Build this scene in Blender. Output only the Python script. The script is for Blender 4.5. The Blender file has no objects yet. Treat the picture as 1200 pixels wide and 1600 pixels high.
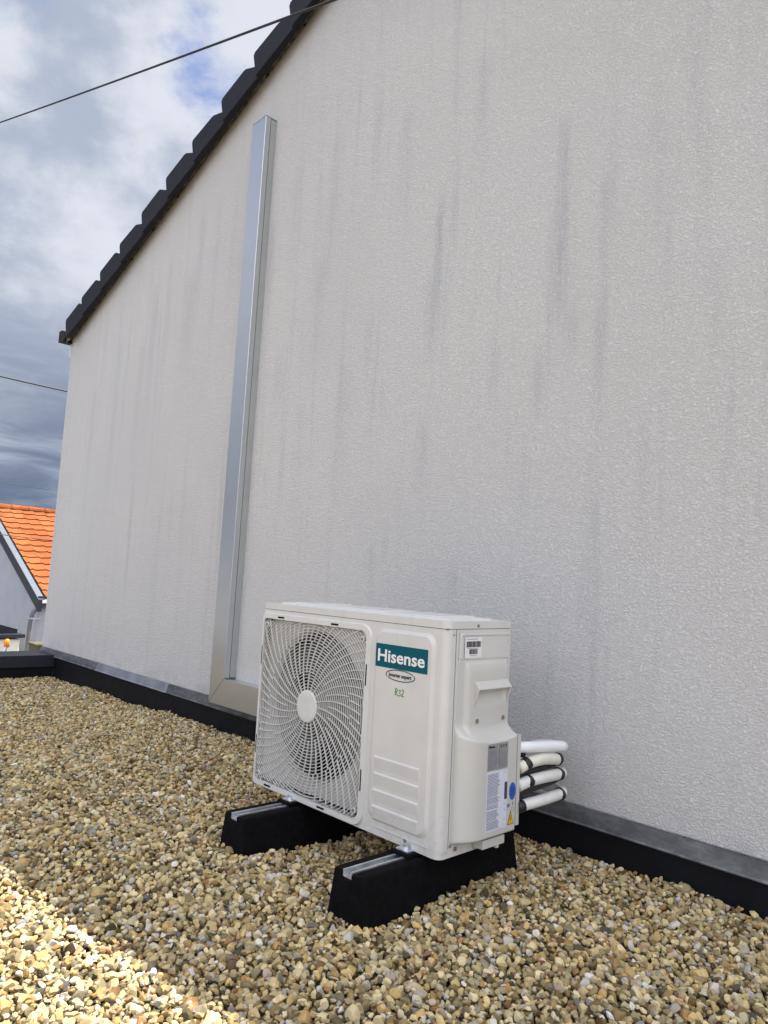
import bpy, bmesh, math, random
import numpy as np
from mathutils import Vector, Matrix, noise as mnoise
from mathutils.geometry import tessellate_polygon

random.seed(7); rng = np.random.default_rng(7)
SC = bpy.context.scene; COL = SC.collection

# ------------------------------------------------------------------ camera, sky, sun, exposure
CAM = Vector((1.24309, -1.40744, 0.67433)); FPX = 1145.64
ROWS = [[0.685259, 0.726120, 0.056300], [0.030197, -0.105564, 0.993954], [0.727674, -0.679415, -0.094266]]
cd = bpy.data.cameras.new('camera'); cam = bpy.data.objects.new('camera', cd); COL.objects.link(cam)
mw = Matrix([[ROWS[c][r] for c in range(3)] for r in range(3)]).to_4x4(); mw.translation = CAM
cam.matrix_world = mw
cd.sensor_fit = 'HORIZONTAL'; cd.sensor_width = 36; cd.lens = 36 * FPX / 1200
cd.clip_start = 0.02; cd.clip_end = 3000
SC.camera = cam
SC.view_settings.view_transform = 'Standard'; SC.view_settings.look = 'None'
SC.view_settings.exposure = 1.31; SC.view_settings.gamma = 1

SUN_TO = Vector((0.15, 0.372, 1.0)).normalized()
sl = bpy.data.lights.new('sun', 'SUN'); sl.energy = 5.0; sl.angle = math.radians(0.45); sl.color = (1.0, 0.95, 0.86)
so = bpy.data.objects.new('sun', sl); COL.objects.link(so); so.location = (2, 3, 12)
so.rotation_euler = SUN_TO.to_track_quat('Z', 'Y').to_euler()

world = bpy.data.worlds.new('World'); SC.world = world; world.use_nodes = True
NT = world.node_tree; NT.nodes.clear()

class NB:                                   # small node-graph helper
    def __init__(s, t): s.t = t
    def n(s, ty, **kw):
        nd = s.t.nodes.new(ty)
        ins = kw.pop('ins', {})
        for k, v in kw.items(): setattr(nd, k, v)
        for k, v in ins.items():
            if hasattr(v, 'is_output') or hasattr(v, 'links'): s.t.links.new(v, nd.inputs[k])
            else: nd.inputs[k].default_value = v
        return nd
    def m(s, op, a, b=0.0, c=0.0, clamp=False):
        return s.n('ShaderNodeMath', operation=op, use_clamp=clamp, ins={0: a, 1: b, 2: c}).outputs[0]
    def mr(s, v, a, b, c=0.0, d=1.0, sm=True):
        nd = s.n('ShaderNodeMapRange', interpolation_type='SMOOTHSTEP' if sm else 'LINEAR', ins={'Value': v, 'From Min': a, 'From Max': b, 'To Min': c, 'To Max': d})
        return nd.outputs[0]
    def mix(s, f, a, b, mode='MIX'):
        nd = s.n('ShaderNodeMix', data_type='RGBA', blend_type=mode)
        for i, v in ((0, f), (6, a), (7, b)):
            if hasattr(v, 'links'): s.t.links.new(v, nd.inputs[i])
            else: nd.inputs[i].default_value = (*v, 1) if (i > 0 and len(v) == 3) else v
        return nd.outputs[2]
    def noise(s, vec, scale, detail=4, rough=0.55, dist=0.0, w=None):
        return s.n('ShaderNodeTexNoise', ins={'Vector': vec, 'Scale': scale, 'Detail': detail, 'Roughness': rough, 'Distortion': dist})
    def ramp(s, v, stops, interp='LINEAR'):
        nd = s.n('ShaderNodeValToRGB', ins={0: v}); cr = nd.color_ramp; cr.interpolation = interp
        while len(cr.elements) < len(stops): cr.elements.new(0.5)
        for e, (p, c) in zip(cr.elements, stops): e.position = p; e.color = (*c, 1)
        return nd.outputs[0]

w = NB(NT)
sky = w.n('ShaderNodeTexSky', sky_type='NISHITA', sun_disc=False, sun_elevation=math.asin(SUN_TO.z), sun_rotation=math.atan2(SUN_TO.x, SUN_TO.y), air_density=1.0, dust_density=1.0, ozone_density=1.5)
skys = w.n('ShaderNodeVectorMath', operation='SCALE', ins={0: sky.outputs[0], 'Scale': 0.11}).outputs[0]
tc = w.n('ShaderNodeTexCoord'); D = tc.outputs['Generated']
sx = w.n('ShaderNodeSeparateXYZ', ins={0: D}); z = w.m('MAXIMUM', sx.outputs[2], 0.0)
zz = w.m('ADD', z, 0.16)
pl = w.n('ShaderNodeCombineXYZ', ins={0: w.m('DIVIDE', sx.outputs[0], zz), 1: w.m('DIVIDE', sx.outputs[1], zz), 2: 0.0}).outputs[0]
puff = w.n('ShaderNodeMapping', ins={'Vector': D, 'Scale': (1.0, 1.0, 1.55), 'Location': (1.7, .9, .3)}).outputs[0]
n1 = w.noise(puff, 3.6, 9, 0.54, 0.12).outputs[0]
n2 = w.noise(puff, 11.0, 8, 0.6, 0.2).outputs[0]
n3 = w.noise(puff, 1.9, 4, 0.5).outputs[0]
# blue gaps in the cloud
def gap(d, r0, r1):
    dt = w.n('ShaderNodeVectorMath', operation='DOT_PRODUCT', ins={0: D, 1: d}).outputs['Value']
    ang = w.m('ADD', w.m('ARCCOSINE', w.m('MINIMUM', dt, 0.99999)), w.m('MULTIPLY', w.m('SUBTRACT', n2, 0.5), 0.13))
    return w.mr(ang, r0, r1, 1.0, 0.0)
g = w.m('MAXIMUM', gap((-0.7405, 0.3667, 0.5622), 0.01, 0.072), w.m('MULTIPLY', gap((-0.815, 0.150, 0.556), 0.0, 0.09), 0.85))
g = w.m('MAXIMUM', g, w.m('MULTIPLY', gap((-0.60, -0.35, 0.72), 0.1, 0.5), 0.8))
g = w.m('MAXIMUM', g, w.m('MULTIPLY', gap((0.35, -0.60, 0.72), 0.1, 0.6), 0.8))
g = w.m('MAXIMUM', g, w.mr(n1, 0.33, 0.24, 0.0, 0.8))
lum = w.m('ADD', w.m('MULTIPLY', n1, 0.85), w.m('ADD', w.m('MULTIPLY', n2, 0.25), w.m('MULTIPLY', n3, 0.25)))          # billow brightness
lum = w.mr(lum, 0.57, 0.74, 0.0, 1.0)
high = w.mr(sx.outputs[2], 0.05, 0.40)
band = w.n('ShaderNodeCombineXYZ', ins={0: w.m('MULTIPLY', sx.outputs[0], 3.0), 1: w.m('MULTIPLY', sx.outputs[1], 3.0), 2: w.m('MULTIPLY', sx.outputs[2], 13.0)}).outputs[0]
nb = w.noise(band, 1.3, 6, 0.6, 0.6).outputs[0]
low = w.mix(w.mr(nb, 0.40, 0.68), (0.062, 0.082, 0.122), (0.190, 0.215, 0.265))
hi = w.mix(lum, (0.180, 0.204, 0.255), (0.305, 0.318, 0.352))
cloud = w.mix(high, low, hi)
# unseen clouds behind the camera are warmed and brightened to fill the shade
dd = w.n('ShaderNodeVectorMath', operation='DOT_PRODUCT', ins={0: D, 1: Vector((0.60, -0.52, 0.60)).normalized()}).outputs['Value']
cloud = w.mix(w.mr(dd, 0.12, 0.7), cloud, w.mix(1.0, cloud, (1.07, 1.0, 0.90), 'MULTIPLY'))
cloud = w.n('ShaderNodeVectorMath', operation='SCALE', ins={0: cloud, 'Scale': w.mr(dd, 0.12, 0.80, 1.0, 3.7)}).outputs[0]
skyc = w.mix(0.65, skys, (0.012, 0.05, 0.20))
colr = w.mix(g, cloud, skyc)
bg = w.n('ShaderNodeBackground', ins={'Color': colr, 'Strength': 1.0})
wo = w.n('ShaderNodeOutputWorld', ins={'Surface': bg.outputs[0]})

# ------------------------------------------------------------------ materials
def mat(name, col=(0.5,)*3, rough=0.5, metal=0.0, spec=0.5, build=None, coat=0.0):
    m = bpy.data.materials.new(name); m.use_nodes = True
    b = NB(m.node_tree); p = m.node_tree.nodes['Principled BSDF']
    p.inputs['Base Color'].default_value = (*col, 1); p.inputs['Roughness'].default_value = rough
    p.inputs['Metallic'].default_value = metal; p.inputs['Specular IOR Level'].default_value = spec
    p.inputs['Coat Weight'].default_value = coat
    if build: build(b, p, m.node_tree)
    return m
def lk(t, a, b): t.links.new(a, b)
def pos(b): return b.n('ShaderNodeNewGeometry').outputs['Position']
def bump(b, p, t, h, strength, dist):
    nd = b.n('ShaderNodeBump', ins={'Height': h, 'Strength': strength, 'Distance': dist}); lk(t, nd.outputs[0], p.inputs['Normal'])
def subtle(c, amt=0.06, scale=30, rough=None, bmp=0.0, bscale=400, bdist=0.0005):
    def f(b, p, t):
        P = pos(b); n = b.noise(P, scale, 5, 0.6).outputs[0]
        k = b.mr(n, 0.3, 0.7, 1 - amt, 1 + amt)
        lk(t, b.mix(1.0, c, b.n('ShaderNodeCombineColor', ins={0: k, 1: k, 2: k}).outputs[0], 'MULTIPLY'), p.inputs['Base Color'])
        if rough: lk(t, b.mr(n, 0.3, 0.7, rough - 0.08, rough + 0.08), p.inputs['Roughness'])
        if bmp: bump(b, p, t, b.noise(P, bscale, 3, 0.6).outputs[0], bmp, bdist)
    return f

# dirt streaks seen on the render: x, z of the top, length, half width, strength
STREAKS = [(-1.11, 1.9, 0.41, 0.021, 0.3), (-1.49, 2.28, 0.58, 0.035, 0.25), (-1.78, 1.83, 0.33, 0.034, 0.25), (-0.76, 1.36, 0.36, 0.028, 0.3), (-0.72, 2.28, 0.62, 0.02, 0.5), (-0.75, 1.94, 0.38, 0.025, 0.35), (-0.42, 1.62, 0.3, 0.018, 0.35), (-0.21, 1.54, 0.32, 0.021, 0.32), (-0.14, 2.33, 0.69, 0.017, 0.5), (-0.14, 2.04, 0.59, 0.033, 0.3), (-0.08, 1.65, 0.24, 0.017, 0.35), (0.02, 2.1, 0.4, 0.012, 0.4), (0.02, 1.68, 0.42, 0.018, 0.45), (-0.56, 0.78, 0.16, 0.022, 0.4), (-0.94, 0.92, 0.2, 0.019, 0.35), (-1.02, 0.88, 0.19, 0.027, 0.35), (0.02, 0.98, 0.17, 0.016, 0.3), (-0.94, 2.77, 0.54, 0.032, 0.2), (-1.12, 2.98, 0.6, 0.02, 0.25), (-0.52, 2.81, 0.72, 0.032, 0.2), (0.2, 2.3, 0.63, 0.027, 0.15), (0.39, 1.7, 0.49, 0.022, 0.15), (0.18, 1.24, 0.43, 0.02, 0.2), (-0.26, 1.18, 0.33, 0.024, 0.22), (-2.71, 2.9, 0.63, 0.032, 0.35), (-2.8, 2.52, 0.74, 0.065, 0.3), (-3.09, 2.71, 1.06, 0.032, 0.3), (-3.28, 2.57, 1.14, 0.043, 0.3), (-2.52, 2.91, 1.04, 0.027, 0.2), (-3.41, 2.25, 1.05, 0.035, 0.25), (-3.78, 2.32, 1.29, 0.044, 0.25), (-1.58, 1.54, 0.56, 0.036, 0.2), (-1.26, 1.67, 0.59, 0.04, 0.22), (-1.93, 2.59, 0.82, 0.03, 0.25), (-1.73, 2.83, 0.63, 0.034, 0.25), (-1.42, 2.84, 0.85, 0.044, 0.22), (-4.17, 2.01, 1.06, 0.037, 0.25), (-4.06, 2.58, 0.8, 0.036, 0.22)]
def plaster(b, p, t):
    P = pos(b); s = b.n('ShaderNodeSeparateXYZ', ins={0: P}); X, Z = s.outputs[0], s.outputs[2]
    st = b.n('ShaderNodeMapping', ins={'Vector': P, 'Scale': (9.0, 1.0, 0.45)}).outputs[0]
    n = b.noise(st, 1.6, 6, 0.62, 0.1).outputs[0]
    st2 = b.n('ShaderNodeMapping', ins={'Vector': P, 'Scale': (26.0, 1.0, 0.8), 'Location': (3.1, 0, 1.7)}).outputs[0]
    n2 = b.noise(st2, 1.3, 5, 0.6).outputs[0]
    blotch = b.noise(P, 1.1, 4, 0.5).outputs[0]
    d = b.m('MULTIPLY', b.mr(n, 0.5, 0.82), b.mr(blotch, 0.35, 0.6, 0.20, 0.42))
    d = b.m('MAXIMUM', d, b.m('MULTIPLY', b.mr(n2, 0.60, 0.80), b.mr(blotch, 0.4, 0.65, 0.04, 0.28)))
    wob = b.m('MULTIPLY', b.m('SUBTRACT', b.noise(P, 3.0, 3, .5).outputs[0], 0.5), 0.016)
    Xw = b.m('ADD', X, wob); fine = b.noise(b.n('ShaderNodeMapping', ins={'Vector': P, 'Scale': (1.0, 1.0, 0.12)}).outputs[0], 45, 4, .65).outputs[0]
    for (x0, z1, ln, hw, a) in STREAKS:
        fx = b.mr(b.m('ABSOLUTE', b.m('SUBTRACT', Xw, x0)), 0.0, hw * 2.1, 1.0, 0.0)
        fz = b.m('MULTIPLY', b.mr(Z, z1 + .05, z1 - 0.16), b.mr(Z, z1 - ln * 1.25, z1 - ln * 0.3))
        d = b.m('ADD', d, b.m('MULTIPLY', b.m('MULTIPLY', fx, fz), b.m('MULTIPLY', b.mr(fine, .3, .7, .35, 1.15), a * .78)))
    base = b.mix(b.mr(blotch, 0.3, 0.7), (0.605, 0.602, 0.602), (0.642, 0.635, 0.630))
    pale = b.mr(b.noise(P, 2.3, 3, .5).outputs[0], .5, .75, 0, .25)
    base = b.mix(pale, base, (0.588, 0.605, 0.64))
    worm = b.noise(b.n('ShaderNodeMapping', ins={'Vector': P, 'Scale': (1.0, 1.0, 1.25)}).outputs[0], 150, 3, 0.60, 0.8).outputs[0]
    grain = b.noise(P, 420, 2, 0.5).outputs[0]
    h = b.m('ADD', b.mr(worm, 0.34, 0.66), b.m('MULTIPLY', grain, 0.35))
    # hollows of the render coloured darker, standing in for relief shading
    base = b.mix(b.mr(worm, 0.54, 0.36, 0.0, 0.40), base, (0.42, 0.42, 0.43))
    d = b.m('MULTIPLY', b.m('MINIMUM', d, .75), .9)
    foot = b.m('MULTIPLY', b.mr(Z, 0.16, 0.02), b.mr(b.noise(P, 7, 5, .65).outputs[0], .45, .7, 0, .3))
    c = b.mix(b.m('MAXIMUM', d, foot), base, (0.28, 0.31, 0.36))
    lk(t, c, p.inputs['Base Color'])
    bump(b, p, t, h, 0.75, 0.0036)
M = {}
M['plaster'] = mat('plaster', rough=0.92, spec=0.2, build=plaster)
M['tile'] = mat('dark_tile', rough=0.6, spec=0.3, build=subtle((0.0065, 0.0067, 0.012), 0.3, 25, 0.66, 0.3, 250, 0.0008))
def tilem(b, p, t):
    P = pos(b); n = b.noise(P, 25, 5, .6).outputs[0]; v = b.noise(P, 5.5, 6, .72).outputs[0]
    c = b.mix(b.mr(n, .3, .7), (0.0052, 0.0054, 0.0098), (0.0088, 0.0090, 0.0150))
    c = b.mix(b.mr(v, .56, .72, 0, .65), c, (0.026, 0.025, 0.022))
    lk(t, c, p.inputs['Base Color']); bump(b, p, t, b.noise(P, 120, 4, .6).outputs[0], .4, .002)
M['tile'] = mat('dark_tile', rough=0.65, spec=0.3, build=tilem)
def mortar(b, p, t):
    P = pos(b); n = b.noise(P, 28, 7, 0.7).outputs[0]
    lk(t, b.ramp(n, [(0.3, (0.03, 0.024, 0.018)), (0.5, (0.11, 0.085, 0.06)), (0.62, (0.26, 0.22, 0.15)), (0.75, (0.06, 0.05, 0.04))]), p.inputs['Base Color'])
    bump(b, p, t, n, 1.0, 0.02)
M['mortar'] = mat('verge_mortar', rough=0.95, build=mortar)
def zinc(b, p, t):
    P = pos(b); n = b.noise(b.n('ShaderNodeMapping', ins={'Vector': P, 'Scale': (6, 1, 14)}).outputs[0], 1.5, 7, 0.68).outputs[0]
    m2 = b.noise(P, 38, 6, .7).outputs[0]
    c = b.ramp(n, [(0.3, (0.07, 0.075, 0.082)), (0.5, (0.13, 0.137, 0.148)), (0.7, (0.24, 0.245, 0.255))])
    c = b.mix(b.mr(m2, .55, .75, 0, .6), c, (0.05, 0.055, 0.062))
    lk(t, c, p.inputs['Base Color']); lk(t, b.mr(n, .3, .7, .62, .42), p.inputs['Roughness'])
M['zinc'] = mat('weathered_zinc', metal=0.55, rough=0.5, build=zinc)
def zinc2(b, p, t):
    P = pos(b); n = b.noise(P, 9, 7, 0.7).outputs[0]
    lk(t, b.ramp(n, [(0.3, (0.20, 0.21, 0.25)), (0.5, (0.27, 0.28, 0.33)), (0.75, (0.36, 0.37, 0.42))]), p.inputs['Base Color'])
M['zinc_new'] = mat('pale_zinc', metal=0.4, rough=0.5, build=zinc2)
def bitumen(b, p, t):
    P = pos(b); n = b.noise(P, 6, 6, 0.65).outputs[0]
    run = b.noise(b.n('ShaderNodeMapping', ins={'Vector': P, 'Scale': (14, 14, 1.2)}).outputs[0], 1.5, 5, .6).outputs[0]
    c = b.ramp(n, [(0.3, (0.0022, 0.0026, 0.0045)), (0.7, (0.005, 0.006, 0.010))])
    sp = b.noise(P, 75, 2, .5).outputs[0]
    c = b.mix(b.mr(run, .56, .76, 0, .2), c, (0.03, 0.032, 0.04))
    c = b.mix(b.mr(sp, .75, .82, 0, .4), c, (0.16, 0.16, 0.16))
    lk(t, c, p.inputs['Base Color']); bump(b, p, t, b.noise(P, 12, 4, .5).outputs[0], 0.35, 0.01)
M['bitumen'] = mat('black_membrane', rough=0.6, spec=0.22, build=bitumen)
M['rubber'] = mat('black_rubber', rough=0.9, spec=0.12, build=subtle((0.0028, 0.0028, 0.0036), 0.5, 60, None, 0.8, 300, 0.003))
M['alu'] = mat('aluminium_rail', rough=0.38, metal=0.9, build=subtle((0.62, 0.64, 0.67), 0.15, 40, 0.4))
M['galv'] = mat('galvanised_steel', rough=0.35, metal=0.85, build=subtle((0.66, 0.70, 0.76), 0.15, 80, 0.35))
M['duct'] = mat('silver_lacquer', rough=0.3, metal=0.8, build=subtle((0.53, 0.55, 0.57), 0.02, 7))
M['duct_base'] = mat('silver_base', rough=0.42, metal=0.4, build=subtle((0.40, 0.42, 0.42), 0.04, 7))
M['case'] = mat('cream_enamel', rough=0.38, coat=0.15, build=subtle((0.525, 0.515, 0.495), 0.035, 9))
def enamel(b, p, t):
    P = pos(b); n = b.noise(P, 9, 5, .6).outputs[0]; k = b.mr(n, .3, .7, .965, 1.03)
    c = b.mix(1.0, (0.54, 0.538, 0.527), b.n('ShaderNodeCombineColor', ins={0: k, 1: k, 2: k}).outputs[0], 'MULTIPLY')
    Z = b.n('ShaderNodeSeparateXYZ', ins={0: P}).outputs[2]
    low = b.m('MULTIPLY', b.mr(Z, .20, .0), b.mr(b.noise(P, 55, 6, .7).outputs[0], .50, .72, 0, .40))
    run = b.noise(b.n('ShaderNodeMapping', ins={'Vector': P, 'Scale': (30, 30, 1.5)}).outputs[0], 1.4, 5, .6).outputs[0]
    d = b.m('MAXIMUM', low, b.mr(run, .58, .80, 0, .14))
    lk(t, b.mix(d, c, (0.26, 0.225, 0.17)), p.inputs['Base Color'])
M['case'] = mat('cream_enamel', rough=0.38, coat=0.15, build=enamel)
M['plastic'] = mat('cream_plastic', rough=0.42, build=subtle((0.49, 0.485, 0.465), 0.02, 10))
M['grille'] = mat('white_grille_plastic', rough=0.42, build=subtle((0.56, 0.56, 0.55), 0.03, 14))
M['hubw'] = mat('grey_white_badge', rough=0.5, build=subtle((0.54, 0.54, 0.53), 0.03, 30))
M['fan'] = mat('grey_fan_plastic', rough=0.5, build=subtle((0.045, 0.045, 0.050), 0.08, 30))
M['black'] = mat('black_plastic', rough=0.8, spec=.15, build=subtle((0.004,)*3, 0.2, 40))
M['gap'] = mat('seam_shadow_gap', rough=0.9, build=subtle((0.10, 0.10, 0.10), 0.1, 40))
M['teal'] = mat('teal_print', (0.0, 0.080, 0.112), 0.6, spec=0.15)
M['white'] = mat('white_print', (0.70, 0.70, 0.70), 0.4)
M['ink'] = mat('black_ink', (0.02, 0.02, 0.025), 0.5)
M['greyink'] = mat('grey_ink', (0.19, 0.19, 0.25), 0.5)
M['green'] = mat('green_marker', (0.045, 0.20, 0.03), 0.5)
M['paper'] = mat('white_paper_label', rough=0.45, build=subtle((0.58, 0.60, 0.70), 0.03, 60))
M['bpaper'] = mat('barcode_paper', rough=0.45, build=subtle((0.66, 0.66, 0.68), 0.02, 60))
M['silverlab'] = mat('silver_rating_label', rough=0.5, metal=0.2, build=subtle((0.27, 0.27, 0.265), 0.1, 90))
M['blue'] = mat('blue_sticker', (0.02, 0.09, 0.42), 0.4)
M['dblue'] = mat('dark_blue_print', (0.012, 0.05, 0.24), 0.4)
M['violet'] = mat('dark_violet_print', rough=0.5, build=subtle((0.05, 0.04, 0.085), 0.4, 200))
M['yellow'] = mat('warning_yellow', (0.62, 0.40, 0.01), 0.45)
M['screw'] = mat('screw_steel', (0.28, 0.27, 0.26), 0.45, 0.7)
M['insul'] = mat('white_pipe_insulation', rough=0.6, build=subtle((0.66, 0.66, 0.65), 0.05, 40, None, 0.3, 120, 0.001))
M['insul2'] = mat('yellowed_pipe_insulation', rough=0.6, build=subtle((0.66, 0.65, 0.57), 0.06, 40, None, 0.3, 120, 0.001))
M['pvc'] = mat('white_pvc', rough=0.35, build=subtle((0.74, 0.76, 0.80), 0.03, 30))
M['tape'] = mat('black_tape', rough=0.45, build=subtle((0.010, 0.009, 0.014), 0.3, 80))
M['darkpipe'] = mat('dark_cable_sheath', rough=0.55, build=subtle((0.012, 0.013, 0.012), 0.3, 40))
M['cable'] = mat('cable_black', (0.012, 0.012, 0.014), 0.6)
M['gwall'] = mat('grey_render', rough=0.9, build=subtle((0.36, 0.38, 0.42), 0.05, 3))
M['cwall'] = mat('cream_render', rough=0.9, build=subtle((0.76, 0.73, 0.63), 0.05, 3))
M['wwall'] = mat('white_band', rough=0.9, build=subtle((0.82, 0.81, 0.78), 0.04, 3))
M['ant'] = mat('anthracite_metal', rough=0.5, build=subtle((0.011, 0.013, 0.022), 0.1, 5))
M['lblue'] = mat('grey_blue_flashing', rough=0.4, metal=0.3, build=subtle((0.13, 0.155, 0.19), 0.06, 5))
M['dkshade'] = mat('dark_slot_shade', rough=0.25, build=subtle((0.012, 0.014, 0.020), 0.1, 5))
M['beige'] = mat('olive_beige_masonry', rough=0.9, build=subtle((0.095, 0.082, 0.050), 0.2, 8))
def orange(b, p, t):
    P = pos(b); n = b.noise(P, 3.0, 4, .6).outputs[0]
    v = b.n('ShaderNodeTexVoronoi', ins={'Vector': b.n('ShaderNodeMapping', ins={'Vector': P, 'Scale': (1, 1, 1)}).outputs[0], 'Scale': 3.2}).outputs['Color']
    k = b.n('ShaderNodeSeparateXYZ', ins={0: v}).outputs[0]
    c = b.mix(b.mr(k, 0, 1, 0, 1, False), (0.20, 0.058, 0.019), (0.27, 0.090, 0.030))
    lk(t, b.mix(b.mr(n, .5, .8, 0, .35), c, (0.18, 0.055, 0.022)), p.inputs['Base Color'])
M['orange'] = mat('orange_clay_tile', rough=0.9, spec=0.15, build=orange)
def amber(b, p, t):
    p.inputs['Base Color'].default_value = (0.85, 0.22, 0.01, 1)
M['amber'] = mat('amber_lens', rough=0.25, build=amber)
def stone(b, p, t):
    a = b.n('ShaderNodeAttribute', attribute_name='tone'); tn = a.outputs['Fac']
    a2 = b.n('ShaderNodeAttribute', attribute_name='shade').outputs['Fac']
    c = b.ramp(tn, [(0.0, (0.37, 0.29, 0.15)), (0.12, (0.53, 0.43, 0.22)), (0.26, (0.60, 0.50, 0.29)), (0.40, (0.47, 0.355, 0.155)), (0.52, (0.48, 0.335, 0.14)),
                    (0.60, (0.35, 0.195, 0.07)), (0.67, (0.61, 0.51, 0.30)), (0.80, (0.55, 0.47, 0.30)), (0.87, (0.58, 0.54, 0.45)), (0.90, (0.52, 0.51, 0.49)), (0.93, (0.35, 0.17, 0.07)), (0.96, (0.27, 0.225, 0.13)), (1.0, (0.70, 0.67, 0.61))])
    P = pos(b); n = b.noise(P, 140, 5, .65).outputs[0]; n2 = b.noise(P, 45, 4, .6).outputs[0]
    c = b.mix(b.mr(n2, .52, .72, 0, .55), c, (0.30, 0.20, 0.09))
    c = b.mix(b.mr(n, .52, .75, 0, .35), c, (0.60, 0.56, 0.47))
    c = b.mix(b.mr(n, .42, .28, 0, .45), c, (0.15, 0.115, 0.07))
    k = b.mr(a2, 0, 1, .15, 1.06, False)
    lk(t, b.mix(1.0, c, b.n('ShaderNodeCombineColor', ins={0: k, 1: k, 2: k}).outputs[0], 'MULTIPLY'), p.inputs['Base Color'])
    bump(b, p, t, b.noise(P, 260, 4, .65).outputs[0], 0.5, 0.002)
M['stone'] = mat('river_gravel', rough=0.85, spec=0.18, build=stone)
def gbase(b, p, t):
    P = pos(b); n = b.n('ShaderNodeTexVoronoi', ins={'Vector': P, 'Scale': 60.0})
    lk(t, b.ramp(b.n('ShaderNodeSeparateXYZ', ins={0: n.outputs['Color']}).outputs[0], [(0, (0.10, 0.075, 0.04)), (.5, (0.20, 0.155, 0.09)), (1, (0.30, 0.26, 0.19))]), p.inputs['Base Color'])
    bump(b, p, t, n.outputs['Distance'], 1.0, 0.01)
M['gbase'] = mat('gravel_bed', rough=0.95, build=gbase)
M['asphalt'] = mat('asphalt', rough=0.9, build=subtle((0.11, 0.105, 0.10), 0.2, 4))

# ------------------------------------------------------------------ mesh helpers
def tag(o, label=None, cat=None, group=None, kind=None):
    for k, v in (('label', label), ('category', cat), ('group', group), ('kind', kind)):
        if v: o[k] = v
    return o
def thing(name, label, cat, loc=(0, 0, 0), group=None):
    o = bpy.data.objects.new(name, None); COL.objects.link(o); o.location = loc; o.empty_display_size = 0.1
    return tag(o, label, cat, group)
def rootloc(o):
    v = Vector((0, 0, 0))
    while o: v += o.location; o = o.parent
    return v
def obj(name, bm, m, parent=None, smooth=False, bevel=0.0, seg=2):
    me = bpy.data.meshes.new(name)
    if bevel:
        bmesh.ops.bevel(bm, geom=[e for e in bm.edges if e.calc_face_angle(0) > 0.6], offset=bevel, segments=seg, affect='EDGES', clamp_overlap=True, profile=0.5)
    bm.normal_update(); bm.to_mesh(me); bm.free()
    if parent is not None: me.transform(Matrix.Translation(-rootloc(parent)))
    for k in (m if isinstance(m, (list, tuple)) else [m]): me.materials.append(k)
    if smooth: me.polygons.foreach_set('use_smooth', [True] * len(me.polygons))
    o = bpy.data.objects.new(name, me); COL.objects.link(o); o.parent = parent
    return o
def B(): return bmesh.new()
def box(bm, x0, x1, y0, y1, z0, z1, mi=0):
    v = [bm.verts.new(c) for c in [(x0, y0, z0), (x1, y0, z0), (x1, y1, z0), (x0, y1, z0), (x0, y0, z1), (x1, y0, z1), (x1, y1, z1), (x0, y1, z1)]]
    for f in [(0, 3, 2, 1), (4, 5, 6, 7), (0, 1, 5, 4), (1, 2, 6, 5), (2, 3, 7, 6), (3, 0, 4, 7)]:
        bm.faces.new([v[i] for i in f]).material_index = mi
    return v
def hexa(bm, pts):
    v = [bm.verts.new(c) for c in pts]
    for f in [(0, 3, 2, 1), (4, 5, 6, 7), (0, 1, 5, 4), (1, 2, 6, 5), (2, 3, 7, 6), (3, 0, 4, 7)]: bm.faces.new([v[i] for i in f])
def rrect(x0, x1, z0, z1, r, seg=6):          # r: float or (bl, br, tr, tl)
    if not isinstance(r, tuple): r = (r,) * 4
    out = []
    for (cx, cz, a0, rr) in ((x0 + r[0], z0 + r[0], 180, r[0]), (x1 - r[1], z0 + r[1], 270, r[1]), (x1 - r[2], z1 - r[2], 0, r[2]), (x0 + r[3], z1 - r[3], 90, r[3])):
        for k in range(seg + 1):
            a = math.radians(a0 + 90 * k / seg); out.append((cx + rr * math.cos(a), cz + rr * math.sin(a)))
    return out
def circ(cx, cz, r, n=64): return [(cx + r * math.cos(2 * math.pi * k / n), cz + r * math.sin(2 * math.pi * k / n)) for k in range(n)]
def plate(bm, outer, holes, y0, y1, f=None, shrink=0.0):
    """plate in the xz plane from y0 (front) to y1 (back), with holes; f maps (u, v, depth) to xyz; shrink bevels the front"""
    f = f or (lambda u, v, d: (u, d, v))
    loops = [outer] + holes
    flat = [p for l in loops for p in l]
    tris = tessellate_polygon([[Vector((p[0], p[1], 0)) for p in l] for l in loops])
    if shrink:
        cx = sum(p[0] for p in outer) / len(outer); cz = sum(p[1] for p in outer) / len(outer)
        mx = max(abs(p[0] - cx) for p in outer); mz = max(abs(p[1] - cz) for p in outer)
        fr = [(cx + (p[0] - cx) * (1 - shrink / mx), cz + (p[1] - cz) * (1 - shrink / mz)) for p in outer] + [p for l in holes for p in l]
    else: fr = flat
    va = [bm.verts.new(f(p[0], p[1], y0)) for p in fr]; vb = [bm.verts.new(f(p[0], p[1], y1)) for p in flat]
    for t in tris:
        for vv, tt in ((va, t), (vb, t[::-1])):
            try: bm.faces.new([vv[i] for i in tt])
            except ValueError: pass
    k = 0
    for l in loops:
        n = len(l)
        for i in range(n):
            a, b2 = k + i, k + (i + 1) % n
            bm.faces.new([va[a], va[b2], vb[b2], vb[a]])
        k += n
    bmesh.ops.recalc_face_normals(bm, faces=bm.faces)
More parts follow.
